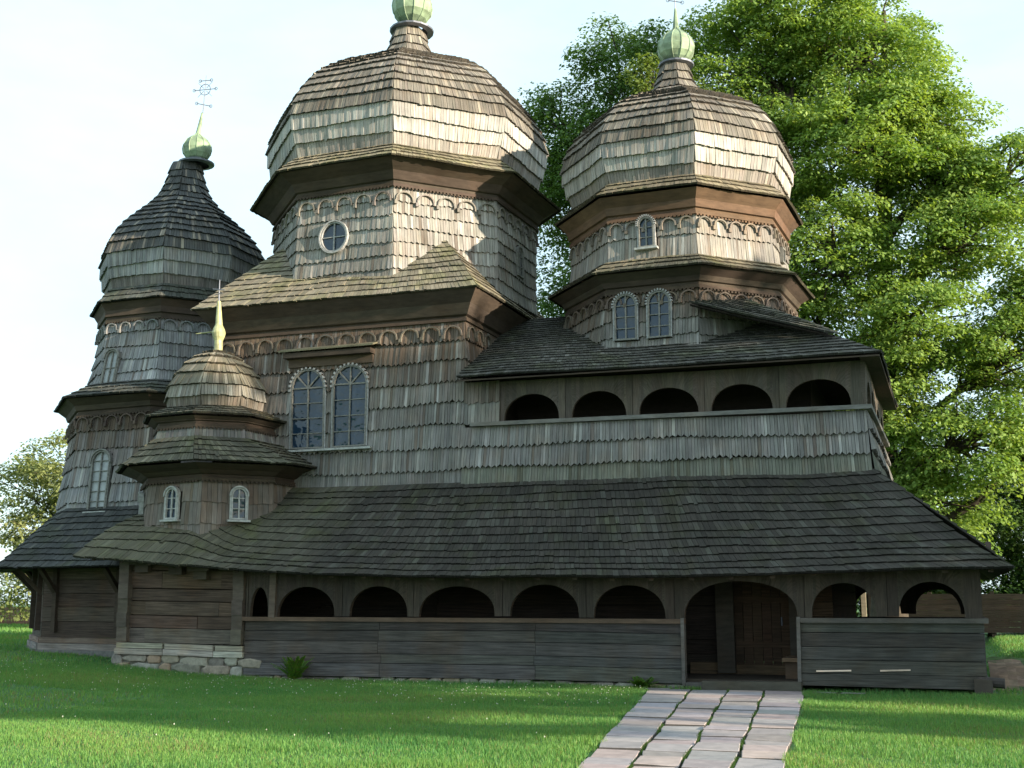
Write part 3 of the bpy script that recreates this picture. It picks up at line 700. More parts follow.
# stone footing
def stones(mb,x0,x1,y,z0,z1,s=.26,dep=.15,cols=((.25,.225,.18),(.21,.195,.165),(.28,.22,.15),(.30,.28,.235))):
    """irregular rubble: lumpy many-sided stones of uneven size, roughly coursed"""
    mb.face([(x0,y+.05,z0),(x1,y+.05,z0),(x1,y+.05,z1),(x0,y+.05,z1)],(.19,.175,.15))
    rows=max(1,round((z1-z0)/(s*.6)))
    for i in range(rows):
        x=x0-rng.uniform(0,.15)
        while x<x1:
            w=rng.uniform(.7,2.6)*s; h=(z1-z0)/rows*rng.uniform(.75,1.35)
            c=jit(rng.choice(cols),.15,.04); cz=z0+(z1-z0)*(i+.5)/rows+rng.uniform(-.03,.03); cx=x+w/2
            n=9; R=[]
            for q in range(n):
                a=2*math.pi*q/n+rng.uniform(-.15,.15); ca,sa=math.cos(a),math.sin(a)
                k=1/max(abs(ca),abs(sa))**.95
                R.append((cx+ca*k*w*.5*rng.uniform(.88,1.04),cz+sa*k*h*.5*rng.uniform(.88,1.04)))
            pr=rng.uniform(.01,.045)
            for (a,b) in zip(R,R[1:]+R[:1]):
                f=lambda p,t,yy:V3((cx+(p[0]-cx)*t,y+yy,cz+(p[1]-cz)*t))
                mb.face([f(a,1,.06),f(b,1,.06),f(b,.95,-pr*.3),f(a,.95,-pr*.3)],c)
                mb.face([f(a,.95,-pr*.3),f(b,.95,-pr*.3),f(b,.7,-pr),f(a,.7,-pr)],c)
                mb.face([f(a,.7,-pr),f(b,.7,-pr),V3((cx,y-pr*1.05,cz))],c)
            x+=w*.97
mb=MB(); stones(mb,-17.75,-14.5,-.05,-.12,.47,.34); part(mb,'foundation','stone',label='rough stone footing under the side chapel')
mb=MB(); stones(mb,-14.5,-5.0,.0,-.08,.085,.2); part(mb,'foundation','stone')
# chapel lower log wall
def logcol(i,n): return (.115,.08,.058) if i>0 else (.12,.1,.08)
plankwall('log_wall',(-17.72,.06),(-14.47,.06),.72,2.62,6,(.12,.085,.06),th=.16,proud=.035,joint=[.9,2.2],mat='plank',colf=logcol,jj=.6,skip=.3,gap=.02,label='brown hewn-log wall under the side chapel')
plankwall('log_wall',(-17.72,2.4),(-17.72,.06),.72,2.7,6,(.1,.075,.06),th=.16,proud=.03)
mb=MB()
for a,b in ((-17.75,-16.5),(-16.48,-15.2),(-15.18,-14.46)):
    mb.box((a,-.10,.47),(b-a,0,rng.uniform(-.01,.01)),(0,.2,0),(0,0,.12),jit((.40,.37,.31),.12)); mb.box((a+.02,-.07,.60),(b-a-.04,0,0),(0,.2,0),(0,0,.11),jit((.36,.32,.26),.12))
part(mb,'sill_log','plank',label='pale whitewashed sill log')
for xx in (-17.74,-14.75):
    mb=MB()
    for i in range(6): mb.box((xx+rng.uniform(-.02,.02),-.09+rng.uniform(-.02,.02),.74+i*.31),(.26,0,0),(0,.17,0),(0,0,.31),jit((.12,.10,.08),.2))
    part(mb,'log_end','beam')
for xx,zz in ((-15.75,2.1),(-17.3,2.25),(-16.4,2.2)):
    mb=MB()
    for i in range(3): mb.box((xx-.09*i,-.12-.12*i,zz+.17*i),(.34+.18*i,0,0),(0,.3+.12*i,0),(0,0,.17),jit((.08,.065,.05)))
    part(mb,'bracket','beam')
mb=MB(); mb.box((-17.02,-.30,2.47),(.17,0,0),(0,.08,0),(0,0,.12),(.6,.6,.55)); part(mb,'lamp_box','whiteframe',label='small white box under the eave')
# apse lower walls
for k in range(-1,4):
    a=oc(L,3.5,0,k);b=oc(L,3.5,0,k+1)
    plankwall('log_wall',(a.x,a.y),(b.x,b.y),.75,2.9,6,(.095,.07,.055),th=.16,proud=.03)
    e=(b-a).normalized();n=V3((e.y,-e.x,0)); mb=MB(); mb.box(a+UP*.45-n*.1,b-a,n*.22,UP*.16,jit((.24,.22,.2))); mb.box(a+UP*.62-n*.1,b-a,n*.18,UP*.13,jit((.2,.15,.12)))
    part(mb,'sill_log','plank')
    mb=MB(); mb.box(a+UP*-.1-n*.1,b-a,n*.3,UP*.56,(.16,.155,.145)); part(mb,'foundation','stone')
    # braces carrying the eave
    for s in (.15,.85):
        p=a.lerp(b,s); mb=MB(); t=e*.06
        q0=p+n*.02+UP*1.75; q1=p+n*.78+UP*2.50
        mb.box(q0-t,t*2,(q1-q0),V3((0,0,.13)),jit(DBROWN)); mb.box(p-t+UP*.9,t*2,n*.13,UP*1.7,jit(DBROWN)); part(mb,'brace','beam')
# inner log walls, floor, ceiling of lower gallery; entrance
IY=2.15
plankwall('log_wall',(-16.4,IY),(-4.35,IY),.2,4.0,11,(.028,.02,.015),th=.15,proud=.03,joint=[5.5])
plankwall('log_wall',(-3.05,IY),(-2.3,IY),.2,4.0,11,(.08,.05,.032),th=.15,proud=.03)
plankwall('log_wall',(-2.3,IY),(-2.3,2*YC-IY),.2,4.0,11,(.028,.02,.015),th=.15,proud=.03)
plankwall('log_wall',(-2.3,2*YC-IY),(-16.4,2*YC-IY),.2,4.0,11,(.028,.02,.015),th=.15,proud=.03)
mb=MB(); mb.box((-17.6,.05,.12),(18,0,0),(0,2.2,0),(0,0,.06),(.05,.038,.028)); mb.box((-2.4,2.2,.12),(2.8,0,0),(0,7.8,0),(0,0,.06),DBROWN); mb.box((-5.2,2.0,.18),(3.4,0,0),(0,.15,0),(0,0,.22),(.10,.068,.04)); part(mb,'gallery_floor','plank')
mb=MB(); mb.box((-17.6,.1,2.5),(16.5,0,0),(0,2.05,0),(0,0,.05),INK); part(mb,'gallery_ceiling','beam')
mb=MB(); 
for xx,w in ((-4.62,.36),(-3.14,.34)): mb.box((xx,1.86,.2),(w,0,0),(0,.12,0),(0,0,2.2),(.065,.055,.044))
mb.box((-4.62,1.86,2.02),(1.8,0,0),(0,.10,0),(0,0,.35),(.04,.03,.025)); part(mb,'door_frame','beam')
mb=MB()
for i in range(6): mb.box((-4.28+i*.19,1.98,.36),(.18,0,0),(0,.05,0),(0,0,1.68),jit((.055,.033,.02),.25))
mb.box((-4.26,1.95,.7),(1.1,0,0),(0,.035,0),(0,0,.12),(.06,.036,.022)); mb.box((-4.26,1.95,1.6),(1.1,0,0),(0,.035,0),(0,0,.12),(.06,.036,.022))
dr=part(mb,'door','plank',label='dark brown plank entrance door')
mb=MB(); tube(mb,(-3.32,1.93,1.15),(-3.32,1.93,1.32),.015,.015,8); tube(mb,(-3.32,1.93,1.23),(-3.32,1.97,1.23),.012,.012,6); part(mb,'door_handle','iron',parent=dr)
# painted pale strips standing in for sunlight through gaps in the right parapet
mb=MB(); mb.box((-2.45,-.075,.345),(.62,0,.012),(0,.03,0),(0,0,.028),(.8,.62,.5)); part(mb,'light_slit','plank',label='thin pale strip painted as sunlight through a gap low in the dark parapet')
mb=MB(); mb.box((-1.33,-.075,.355),(.52,0,.010),(0,.03,0),(0,0,.026),(.8,.62,.5)); part(mb,'light_slit','plank',label='thin pale strip painted as sunlight through a gap low in the dark parapet')
# corner stub logs at the right end of the parapet
mb=MB(); mb.box((.22,-.16,.02),(.30,0,0),(0,.25,0),(0,0,.26),(.07,.06,.05)); part(mb,'log_end','beam')
mb=MB(); tube(mb,(.30,-.02,.24),(.72,-.06,.23),.085,.085,10,(.06,.05,.045)); part(mb,'log_end','beam')
# unseen opaque caps, added so that no light leaks through the towers
def oct_cap(C,R,z):
    mb=MB(); mb.face([oc(C,R,z,k) for k in range(8)],DBROWN); part(mb,'light_stop_cap','beam')
for c,R,z in ((C,3.3,12.3),(C,3.3,9.4),(N,2.5,11.0),(N,2.5,8.9),(L,2.0,9.6),(L,2.4,7.0),(L,2.9,4.0),(K,1.9,4.6)): oct_cap(c,R,z)
# ------------------------------------------------------------------ ground
def sstep(t): t=min(max(t,0),1); return t*t*(3-2*t)
def gh(x,y):
    h=.40*sstep((-13.5-x)/9.0)+.10*sstep((y+2)/10)*sstep((-10-x)/6)
    h+=.42*sstep((x-.55)/.9)*sstep((y-3.2)/1.6)
    h+=.012*noise.noise(V3((x*.7,y*.7,0)))
    return h
def ground():
    xs=sorted(set([-400,-200,-120,-80,-60,-50]+[round(-42+i*.6,2) for i in range(int(60/.6))]+[20,26,35,50,80,130,250,400]))
    ys=sorted(set([-300,-120,-60,-40,-32,-26]+[round(-24+i*.6,2) for i in range(int(42/.6))]+[19,21,24,28,33,40,50,65,90,140,250,500]))
    vs=[(x,y,gh(x,y)) for y in ys for x in xs]; nx=len(xs)
    fs=[(j*nx+i,j*nx+i+1,(j+1)*nx+i+1,(j+1)*nx+i) for j in range(len(ys)-1) for i in range(nx-1)]
    me=bpy.data.meshes.new('ground'); me.from_pydata(vs,[],fs); me.polygons.foreach_set('use_smooth',[True]*len(fs)); me.materials.append(M['lawn'])
    o=bpy.data.objects.new('ground',me); COL.objects.link(o); tag(o,kind='structure',label='mown lawn around the church')
ground()
# path of sandstone slabs
PL=[(-5.50,-3.57),(-4.70,-3.07),(-4.02,-2.58),(-3.36,-2.08),(-2.62,-1.60)]
def pathx(c,y):
    k=(-.35-y)/11.2; a,b=PL[c]; return a+(b-a)*k+.012*math.sin(y*2.3+c*2)
mb=MB()
for c in range(4):
    y=-.32-rng.uniform(0,.25)
    while y>-17:
        Ln=rng.uniform(.42,.85); y2=y-Ln; g=.018
        col=jit(rng.choice(((.36,.29,.275),(.30,.275,.275),(.42,.33,.30),(.33,.29,.30),(.27,.235,.235))),.12,.03)
        z=.020+rng.uniform(0,.024); tl=rng.uniform(-.010,.010)
        ox=rng.uniform(-.02,.02); y-=0
        q=[(pathx(c,y2)+g+ox,y2+g),(pathx(c+1,y2)-g,y2+g+rng.uniform(-.02,.02)),(pathx(c+1,y)-g,y-g),(pathx(c,y)+g,y-g+rng.uniform(-.02,.02))]
        T=[V3((a,b,z+tl*(i%2))) for i,(a,b) in enumerate(q)]; Bt=[V3((a,b,-.06)) for a,b in q]
        ctr=sum(T,V3())/4; In=[ctr+(p-ctr)*.965+UP*.006 for p in T]
        mb.face(In,col)
        for i in range(4):
            j=(i+1)%4; mb.face([T[i],T[j],In[j],In[i]],col); mb.face([Bt[i],Bt[j],T[j],T[i]],(.11,.095,.085))
        y=y2
for xx in (-5.6,-2.5,-2.1):
    mb.face([(xx,-.75,.03),(xx+.5,-.7,.03),(xx+.52,-.35,.03),(xx+.03,-.33,.03)],(.22,.2,.19))
mb.face([(pathx(0,-.3)+.05,-17.2,.012),(pathx(4,-.3)-.0,-17.2,.012),(pathx(4,-.3)-.05,-.3,.012),(pathx(0,-.3)+.05,-.3,.012)],(.03,.03,.02)) if 0 else None
o=mb.build('path',M['slab'],do_warp=False); tag(o,'reddish grey sandstone slab path leading to the entrance',kind='structure')
mb=MB(); n=17
for j in range(n):
    ya=-.3-17*j/n; yb=-.3-17*(j+1)/n
    mb.face([(pathx(0,yb)+.02,yb,.006+gh(-3,yb)),(pathx(4,yb)-.02,yb,.006+gh(-3,yb)),(pathx(4,ya)-.02,ya,.006+gh(-3,ya)),(pathx(0,ya)+.02,ya,.006+gh(-3,ya))],(.035,.04,.02))
o=mb.build('path_bed',M['earth'],do_warp=False); tag(o,'dark soil in the joints of the slab path',kind='structure')
# earth bank on the right
mb=MB(); gx=26;gy=22
def bk(i,j):
    x=.55+i*.16; y=1.3+j*.19; f=sstep((y-1.5-.35*noise.noise(V3((x*1.4,0,3))))/1.9)
    return V3((x,y,gh(x,y)*0+.012+.40*f+.10*noise.noise(V3((x*2.2,y*2.2,1)))*f+.05*noise.noise(V3((x*6,y*6,1)))*f - (.10 if j in(0,) else 0)))
for i in range(gx):
    for j in range(gy):
        p=bk(i,j); 
        c=jit((.22,.15,.10),.2) if noise.noise(V3((i*.35,j*.35,5)))>-.22 else jit((.06,.10,.03),.2)
        if j>15: c=jit((.07,.12,.03),.2)
        mb.face([bk(i,j),bk(i+1,j),bk(i+1,j+1),bk(i,j+1)],c)
o=mb.build('earth_bank',M['earth'],do_warp=False,merge=True,smooth=True); tag(o,'bare brown earth bank beside the right end of the church',kind='structure')
# ------------------------------------------------------------------ grass
def np_mesh(name,verts,nper,tint,mat,face_rep=1):
    """verts (n*nper,3): n polygons of nper corners; tint (n,3)"""
    nv=len(verts); nf=nv//nper
    me=bpy.data.meshes.new(name); me.vertices.add(nv); me.vertices.foreach_set('co',verts.astype(np.float32).ravel())
    me.loops.add(nv); me.loops.foreach_set('vertex_index',np.arange(nv,dtype=np.int32))
    me.polygons.add(nf); me.polygons.foreach_set('loop_start',np.arange(0,nv,nper,dtype=np.int32)); me.polygons.foreach_set('loop_total',np.full(nf,nper,dtype=np.int32))
    a=me.attributes.new('tint','FLOAT_COLOR','FACE'); c=np.ones((nf,4),np.float32); c[:,:3]=np.repeat(tint,face_rep,0)[:nf]; a.data.foreach_set('color',c.ravel())
    me.update(calc_edges=True); me.materials.append(mat)
    return me
def grass():
    def region(n,x0,x1,y0,y1,h,w):
        x=nr.uniform(x0,x1,n);y=nr.uniform(y0,y1,n)
        k=(-.35-y)/11.2
        l=-5.50+(1.93)*k+.05*np.sin(y*3.1)+.03*np.sin(y*11); r=-2.62+1.02*k+.05*np.sin(y*2.7+1)
        keep=~((x>l)&(x<r)&(y>-17.4)&(y<-.25))
        keep&=~((y>-.10)&(x>-17.7)&(x<.6)) 
        keep&=~(((x-L[0])**2+(y-YC)**2<3.45**2))&~((x>-17.8)&(x<.45)&(y>-.1))
        keep&=~((x>.75)&(y>1.6)&(y<3.6)&(nr.random(n)<.85))
        x=x[keep];y=y[keep];m=len(x)
        z=np.array([gh(a,b) for a,b in zip(x,y)]) if m<400000 else 0
        wall=np.exp(-np.abs(y+.1)*2.5)*(x<.6)*(x>-17.7)
        clump=.75+.6*np.sin(x*1.3+np.sin(y*1.9)*2)*np.sin(y*1.7+x*.6)*.5
        edge=np.maximum(np.exp(-np.abs(x-(-5.50+1.93*(-.35-y)/11.2))*4),np.exp(-np.abs(x-(-2.62+1.02*(-.35-y)/11.2))*4))*(y>-17)
        H=h*nr.uniform(.5,1.35,m)*clump*(1+.5*wall+.6*edge)
        a=nr.uniform(0,2*np.pi,m); lean=nr.uniform(0,.75,m)*H; la=nr.uniform(0,2*np.pi,m)
        W=w*nr.uniform(.6,1.4,m)
        v=np.zeros((m,3,3)); 
        v[:,0]=np.stack([x-np.cos(a)*W/2,y-np.sin(a)*W/2,z-.01],1); v[:,1]=np.stack([x+np.cos(a)*W/2,y+np.sin(a)*W/2,z-.01],1)
        v[:,2]=np.stack([x+np.cos(la)*lean,y+np.sin(la)*lean,z+H],1)
        patch=.5+.5*np.sin(x*.8+1.3*np.sin(y*.6))*np.cos(y*.9+.7*np.sin(x*.5))
        t=nr.uniform(0,1,m)*.6+patch*.4
        A=np.array([.05,.20,.06]);B=np.array([.20,.33,.075]); D=np.array([.22,.20,.09])
        c=A+(B-A)*t[:,None]; dry=nr.random(m)<.05+.12*(patch>.8); c[dry]=D; c*=nr.uniform(.8,1.2,m)[:,None]
        return v.reshape(-1,3),c
    R=[region(330000,-13,3.2,-14,-4.5,.062,.011),region(190000,-19,3,-4.5,0,.068,.014),region(70000,-34,-13,-10,-1,.08,.02),region(60000,-36,-17,-1,12,.09,.024),region(40000,.45,8,0,24,.10,.022),region(30000,-50,-24,8,32,.14,.04)]
    v=np.concatenate([r[0] for r in R]);c=np.concatenate([r[1] for r in R])
    # tufts rooted in the slab joints
    jx=[];
    m=5200; y=nr.uniform(-12.5,-.4,m); cj=nr.integers(1,4,m); k=(-.35-y)/11.2
    PA=np.array(PL); x=PA[cj,0]+(PA[cj,1]-PA[cj,0])*k+.012*np.sin(y*2.3+cj*2)+nr.normal(0,.008,m)
    ok=np.sin(y*3.3+cj*2.1)+nr.uniform(-.8,.8,m)>.2; x=x[ok];y=y[ok];m=len(x); H=nr.uniform(.015,.05,m); a=nr.uniform(0,6.28,m)
    w=np.zeros((m,3,3)); w[:,0]=np.stack([x-.006,y,0*x],1); w[:,1]=np.stack([x+.006,y,0*x],1); w[:,2]=np.stack([x+np.cos(a)*H*.5,y+np.sin(a)*H*.5,.02+H],1)
    v=np.concatenate([v,w.reshape(-1,3)]); c=np.concatenate([c,np.tile([[.07,.13,.03]],(m,1))])
    me=np_mesh('grass',v,3,c,M['blade']); o=bpy.data.objects.new('grass',me); COL.objects.link(o); tag(o,'short green grass of the churchyard lawn','grass',kind='stuff')
    # white clover heads
    m=420; x=nr.uniform(-20,-4.5,m);y=np.where(nr.random(m)<.7,nr.uniform(-5,-.3,m),nr.uniform(-11,-.3,m)); 
    k=(-.35-y)/11.2; ok=(x<-5.6+1.93*k); x=x[ok];y=y[ok];m=len(x)
    vs=[];cs=[]
    for a,b in zip(x,y):
        z=gh(a,b)+nr.uniform(.05,.09); r=nr.uniform(.007,.013)
        P=[(a-r,b,z),(a,b-r,z),(a+r,b,z),(a,b+r,z)]; T=(a,b,z+r*1.2); Bm=(a,b,z-r)
        for i in range(4):
            vs+= [P[i],P[(i+1)%4],T]; vs+=[P[(i+1)%4],P[i],Bm]; cs+=[(.62,.62,.58)]*2
    me=np_mesh('clover_flowers',np.array(vs),3,np.array(cs),M['blade']); o=bpy.data.objects.new('clover_flowers',me); COL.objects.link(o); tag(o,'scattered tiny white clover heads in the lawn','clover',kind='stuff')
grass()
# ------------------------------------------------------------------ trees
def limb_mesh(mb,pts,rs,n=7):
    P=[V3(p) for p in pts]; rings=[]
    for i,p in enumerate(P):
        d=(P[min(i+1,len(P)-1)]-P[max(i-1,0)]).normalized(); x=d.cross(V3((.3,1,.1))).normalized(); y=d.cross(x)
        rings.append([p+x*(rs[i]*math.cos(2*math.pi*k/n))+y*(rs[i]*math.sin(2*math.pi*k/n)) for k in range(n)])
    for a,b in zip(rings,rings[1:]):
        for k in range(n): mb.face([a[k],a[(k+1)%n],b[(k+1)%n],b[k]],(.1,.08,.06))
def tree(name,label,cat,base,H,lobes,nleaf,leaf,colA,colB,group=None,clump=1.0,per=170,seed=1,trunk_r=.4,flat=.55,sub=1.0,droop=.25,bare=0,shell=.25,low=.15):
    """lobes: list of (x,y,z,rx,ry,rz) ellipsoids in world coords that the crown fills with leaf clumps"""
    r=np.random.default_rng(seed); rr=random.Random(seed)
    root=empty(name,base); tag(root,label,cat,group)
    bx,by,bz=base
    vols=np.array([l[3]*l[4]*l[5] for l in lobes])**.72; ncl=max(8,int(nleaf/per)); cnt=np.maximum(1,(vols/vols.sum()*ncl).astype(int))
    cc=[];cr=[];own=[]
    for li,(l,c) in enumerate(zip(lobes,cnt)):
        d=r.normal(size=(c,3)); d/=np.linalg.norm(d,axis=1)[:,None]
        rad_=(r.uniform(shell,1,c))**.42*r.uniform(.85,1.12,c)
        p=np.array(l[:3])+d*rad_[:,None]*np.array(l[3:6])
        cc.append(p); cr.append(np.full(c,1.0)); own+= [li]*c
    cc=np.concatenate(cc); own=np.array(own)
    # leaves around clump centres
    m=len(cc); sz=clump*r.uniform(.55,1.35,m); k=(per*(sz/clump)**1.6).astype(int)+8
    idx=np.repeat(np.arange(m),k); n=len(idx)
    d=r.normal(size=(n,3)); d/=np.linalg.norm(d,axis=1)[:,None]; q=r.uniform(0,1,n)**.45
    # clumps are flattened sprays leaning outwards and down at the rim
    off=d*q[:,None]*sz[idx][:,None]; off[:,2]*=flat; rim=np.hypot(off[:,0],off[:,1]); off[:,2]-=droop*rim**2/np.maximum(sz[idx],.1)
    pos=cc[idx]+off
    pos[:,2]=np.maximum(pos[:,2],bz+low)
    # leaf orientation: normal mostly up with scatter, long axis outward and drooping
    nrm=r.normal(size=(n,3))*.38+np.array([.12,-.12,.9])+off/np.maximum(sz[idx],.1)[:,None]*.5; nrm/=np.linalg.norm(nrm,axis=1)[:,None]
    ax=off+r.normal(size=(n,3))*.6*sz[idx][:,None]; ax[:,2]-=.3*sz[idx]; ax-=nrm*(ax*nrm).sum(1)[:,None]; ax/=np.maximum(np.linalg.norm(ax,axis=1),1e-6)[:,None]
    sd=np.cross(nrm,ax); ll=leaf*r.uniform(.6,1.35,n)[:,None]; lw=ll*.30
    v=np.zeros((n,4,3)); v[:,0]=pos-ax*ll*.5; v[:,1]=pos+sd*lw; v[:,2]=pos+ax*ll*.5-nrm*ll*.10; v[:,3]=pos-sd*lw
    t=np.clip(r.uniform(0,1,n)*.35+r.uniform(0,1,m)[idx]*.65,0,1); c=np.array(colA)+(np.array(colB)-np.array(colA))*t[:,None]
    c*=r.uniform(.85,1.15,n)[:,None]
    v=v-np.array(base)
    me=np_mesh('crown',v.reshape(-1,3),4,c,M['leaf']); o=bpy.data.objects.new('crown',me); COL.objects.link(o); o.parent=root
    # trunk and limbs
    mb=MB(); top=max(l[2] for l in lobes)
    tp=[]; cx=np.average([l[0] for l in lobes]); cy_=np.average([l[1] for l in lobes])
    for i in range(9):
        f=i/8; tp.append((bx+(cx-bx)*f**1.4+rr.uniform(-.12,.12)*H*.03,by+(cy_-by)*f**1.4+rr.uniform(-.1,.1)*H*.03,bz-.2+(top-bz)*f*.97))
    limb_mesh(mb,tp,[trunk_r*(1.25 if i==0 else 1)*(1-.88*(i/8)**.9) for i in range(9)],10)
    TP=[V3(p) for p in tp]
    for l in lobes:
        e=V3(l[:3]); zz=max(bz+.12*H,e.z-max(1.2,.75*math.hypot(e.x-cx,e.y-cy_)+.5*l[5]))
        s=min(TP,key=lambda p:abs(p.z-zz)); md=s.lerp(e,.5)+V3((rr.uniform(-.4,.4),rr.uniform(-.4,.4),rr.uniform(-.2,.5)))
        w=trunk_r*(.18+.05*l[3]/2); limb_mesh(mb,[s,s.lerp(md,.5)+V3((0,0,.15)),md,md.lerp(e,.5)+V3((rr.uniform(-.2,.2),0,.1)),e],[w*1.4,w*1.15,w,w*.7,w*.4],7)
        sel=[i for i in range(m) if lobes[own[i]] is l]; rr.shuffle(sel)
        for i in sel[:int(14+bare)]:
            q=V3(cc[i]); st=md.lerp(e,rr.uniform(.2,1)); mm=st.lerp(q,.5)+V3((rr.uniform(-.25,.25),rr.uniform(-.25,.25),rr.uniform(-.05,.35)))
            limb_mesh(mb,[st,mm,q],[w*.45,w*.28,.02],5)
    mb.build('trunk',M['bark'],root=root,do_warp=False,smooth=True,merge=True)
    return root
ashA,ashB=(.13,.24,.045),(.30,.41,.11)
# big bright ash behind the right-hand tower (about 24 m)
lb=[(.6,22,16.8,2.0,2.4,1.4),(3.6,22,12.0,1.8,2,1.5),(-7.0,23,22.5,3.0,3,2.6),(-4.8,23,24.5,3.0,3,2.6),(-2.5,23,22.5,3.2,3,3.0),(-6.3,22,18.5,3.2,3.2,2.6),(-2.6,21,18.2,3.2,3,2.6),(-.5,22,19.2,2.4,2.8,2.2),(2.6,22,16.6,2.3,2.2,1.4),(1.2,21,14.2,2.8,2.4,1.3),(-3.6,21,14.2,3.0,2.6,2.2),(-1.0,20.5,11.5,2.6,2.4,2.0),(2.4,21.5,10.2,2.2,2.4,1.8),(-2.4,21,9.0,2.6,2.2,2.0),(.8,21,7.0,2.4,2.2,1.8),(-1.0,22,4.8,2.6,2.2,1.8),(-5.4,22,12,2.4,2.4,3.0),(3.4,22,7.4,1.6,2,1.3)]
tree('ash_tree','huge sunlit bright green ash tree behind the right-hand tower','tree',(-2.2,22.5,.2),26,lb,330000,.155,ashA,ashB,seed=3,trunk_r=.62,clump=.90,per=190,bare=26,flat=.34,droop=.45)
lb=[(-13.9,25,14.5,2.6,2.4,2.6),(-14.6,25,18.6,2.2,2.4,2.2),(-13.2,25,10.5,2.4,2.4,2.4),(-15.0,25,21.6,2.4,2.6,2.2),(-12.0,25,23.8,2.6,2.4,2.6),(-12.6,24.5,19.6,3.0,3,2.6),(-10.6,25,16.8,3.0,3,2.6),(-12,24,13.6,3.2,3,2.8),(-10.8,24,9.8,3,3,2.8)]
tree('lime_tree','dark green tree showing between the middle and right-hand domes','tree',(-11.8,25.5,.2),25,lb,150000,.17,(.05,.12,.03),(.14,.23,.06),seed=4,trunk_r=.5,clump=1.0,per=170)
lb=[(-9.6,19.5,20.8,1.0,1,1.0),(-8.6,19.6,19.6,1.4,1.2,1.4),(-10.0,19.6,18.6,1.2,1,.8)]
tree('slender_tree','thin pale-branched treetop left of the right-hand dome ball','tree',(-9.0,20,.2),21,lb,7000,.15,(.09,.14,.03),(.16,.22,.06),seed=5,trunk_r=.2,clump=.55,per=70,bare=12)
lb=[(4.6,30,6.5,2.6,2.4,1.8),(3.2,29,4.6,2.6,2.2,1.5),(6.4,30,8.0,2.2,2.2,1.6),(3.8,29,2.9,2.4,2,1.1),(1.7,31,5.3,1.9,2,1.3)]
tree('alder_tree','low dark spreading tree above the fence at the right edge','tree',(4.0,29.5,.2),9,lb,52000,.15,(.04,.09,.022),(.10,.17,.045),seed=6,trunk_r=.25,clump=.8,per=150,low=1.0)
lb=[(-36.2,21,7.2,2.6,2.4,2.0),(-38.5,21,6.2,2.4,2.4,2.2),(-36.4,20.5,4.2,2.8,2.4,2.2),(-33.6,20.5,3.8,2.6,2.4,2.2),(-34.4,20.5,6.6,1.8,2.0,1.4),(-37.2,20,2.4,2.6,2.2,1.4)]
tree('lilac_tree','loose yellow-green tree behind the left-hand end of the church','tree',(-36,21,.4),9,lb,34000,.17,(.14,.19,.06),(.30,.32,.14),seed=8,trunk_r=.22,clump=.75,per=90,bare=14,low=.5)
lb=[(-29,22,3.2,2.6,2.2,2.2),(-26,22,3.2,2.6,2.2,2.2)]
tree('hazel_bush','round hazel bush close behind the left-hand eave','bush',(-27.5,22,.4),6,lb,14000,.16,(.04,.09,.02),(.10,.15,.03),seed=9,trunk_r=.15,clump=.7,per=100,low=.3)
# undergrowth / woodland edge behind
n=0
for (x,y,h,lab) in ((8.5,36,9,'dark tree behind the fence, just past the right edge'),(-20,34,11,'dark tree far behind the nave'),(-3,40,12,'tall dark tree behind the ash tree')):
    lb=[(x,y,h*.62,h*.33,3,h*.3),(x-2,y,h*.4,h*.3,3,h*.28),(x+2,y,h*.42,h*.3,3,h*.28)]
    tree('woodland_tree',lab,'tree',(x,y,.2),h,lb,26000,.22,(.03,.07,.015),(.075,.13,.03),seed=20+n,trunk_r=.3,clump=1.0,per=120,group='dark trees beyond the churchyard',low=.3); n+=1
for i,(x,y,h,lab) in enumerate(((-3.5,27.5,4.2,'dark hedge bush behind the board fence, seen through the right arches'),(1.2,28,4.0,'dark hedge bush behind the board fence at the end of the church'),(6.5,27,4.6,'dark hedge bush behind the board fence at the right edge'))):
    lb=[(x,y,h*.55,2.6,1.6,h*.42),(x-1.8,y,h*.4,1.6,1.4,h*.36),(x+1.8,y,h*.42,1.6,1.4,h*.36)]
    tree('hedge_bush',lab,'bush',(x,y,.3),h,lb,15000,.16,(.04,.10,.025),(.10,.18,.045),seed=40+i,trunk_r=.12,clump=.6,per=110,group='hedge bushes behind the board fence',low=.1,shell=.05)
# trees to the west, outside the picture, which shade the yard
def shade_tree(x,y,h,r,z0,lab,seed,nl=26000,leaf=.34):
    lb=[(x,y,z0+(h-z0)*.5,r,r,(h-z0)*.5),(x-r*.4,y-r*.35,z0+(h-z0)*.35,r*.75,r*.75,(h-z0)*.34),(x+r*.3,y+r*.4,z0+(h-z0)*.4,r*.8,r*.8,(h-z0)*.38)]
    tree('maple_tree',lab,'tree',(x,y,0),h,lb,nl,leaf,(.03,.08,.015),(.07,.13,.03),seed=seed,trunk_r=.35,clump=1.1,per=150,group='trees west of the churchyard',low=z0*.8,shell=.02)
SH=[(18,-2.5,14.6,3.3,.3),(23,1.6,13.0,3.2,.3),(13.5,2.2,9.0,2.4,.2),(19,-11.0,13.5,4.4,5.6),(18.5,-9.5,4.9,1.7,.3),(27,-6.8,17.8,4.6,9.0)]
for i,(x,y,h,r,z0) in enumerate(SH):
    shade_tree(x,y,h,r,z0,('broad maple nearest the right end of the church','maple behind the broad one in the western row','low maple close beside the right-hand end wall','high-crowned maple at the south-western corner of the yard','squat young maple under the high-crowned one','tallest maple, outermost of the western row')[i],50+i)
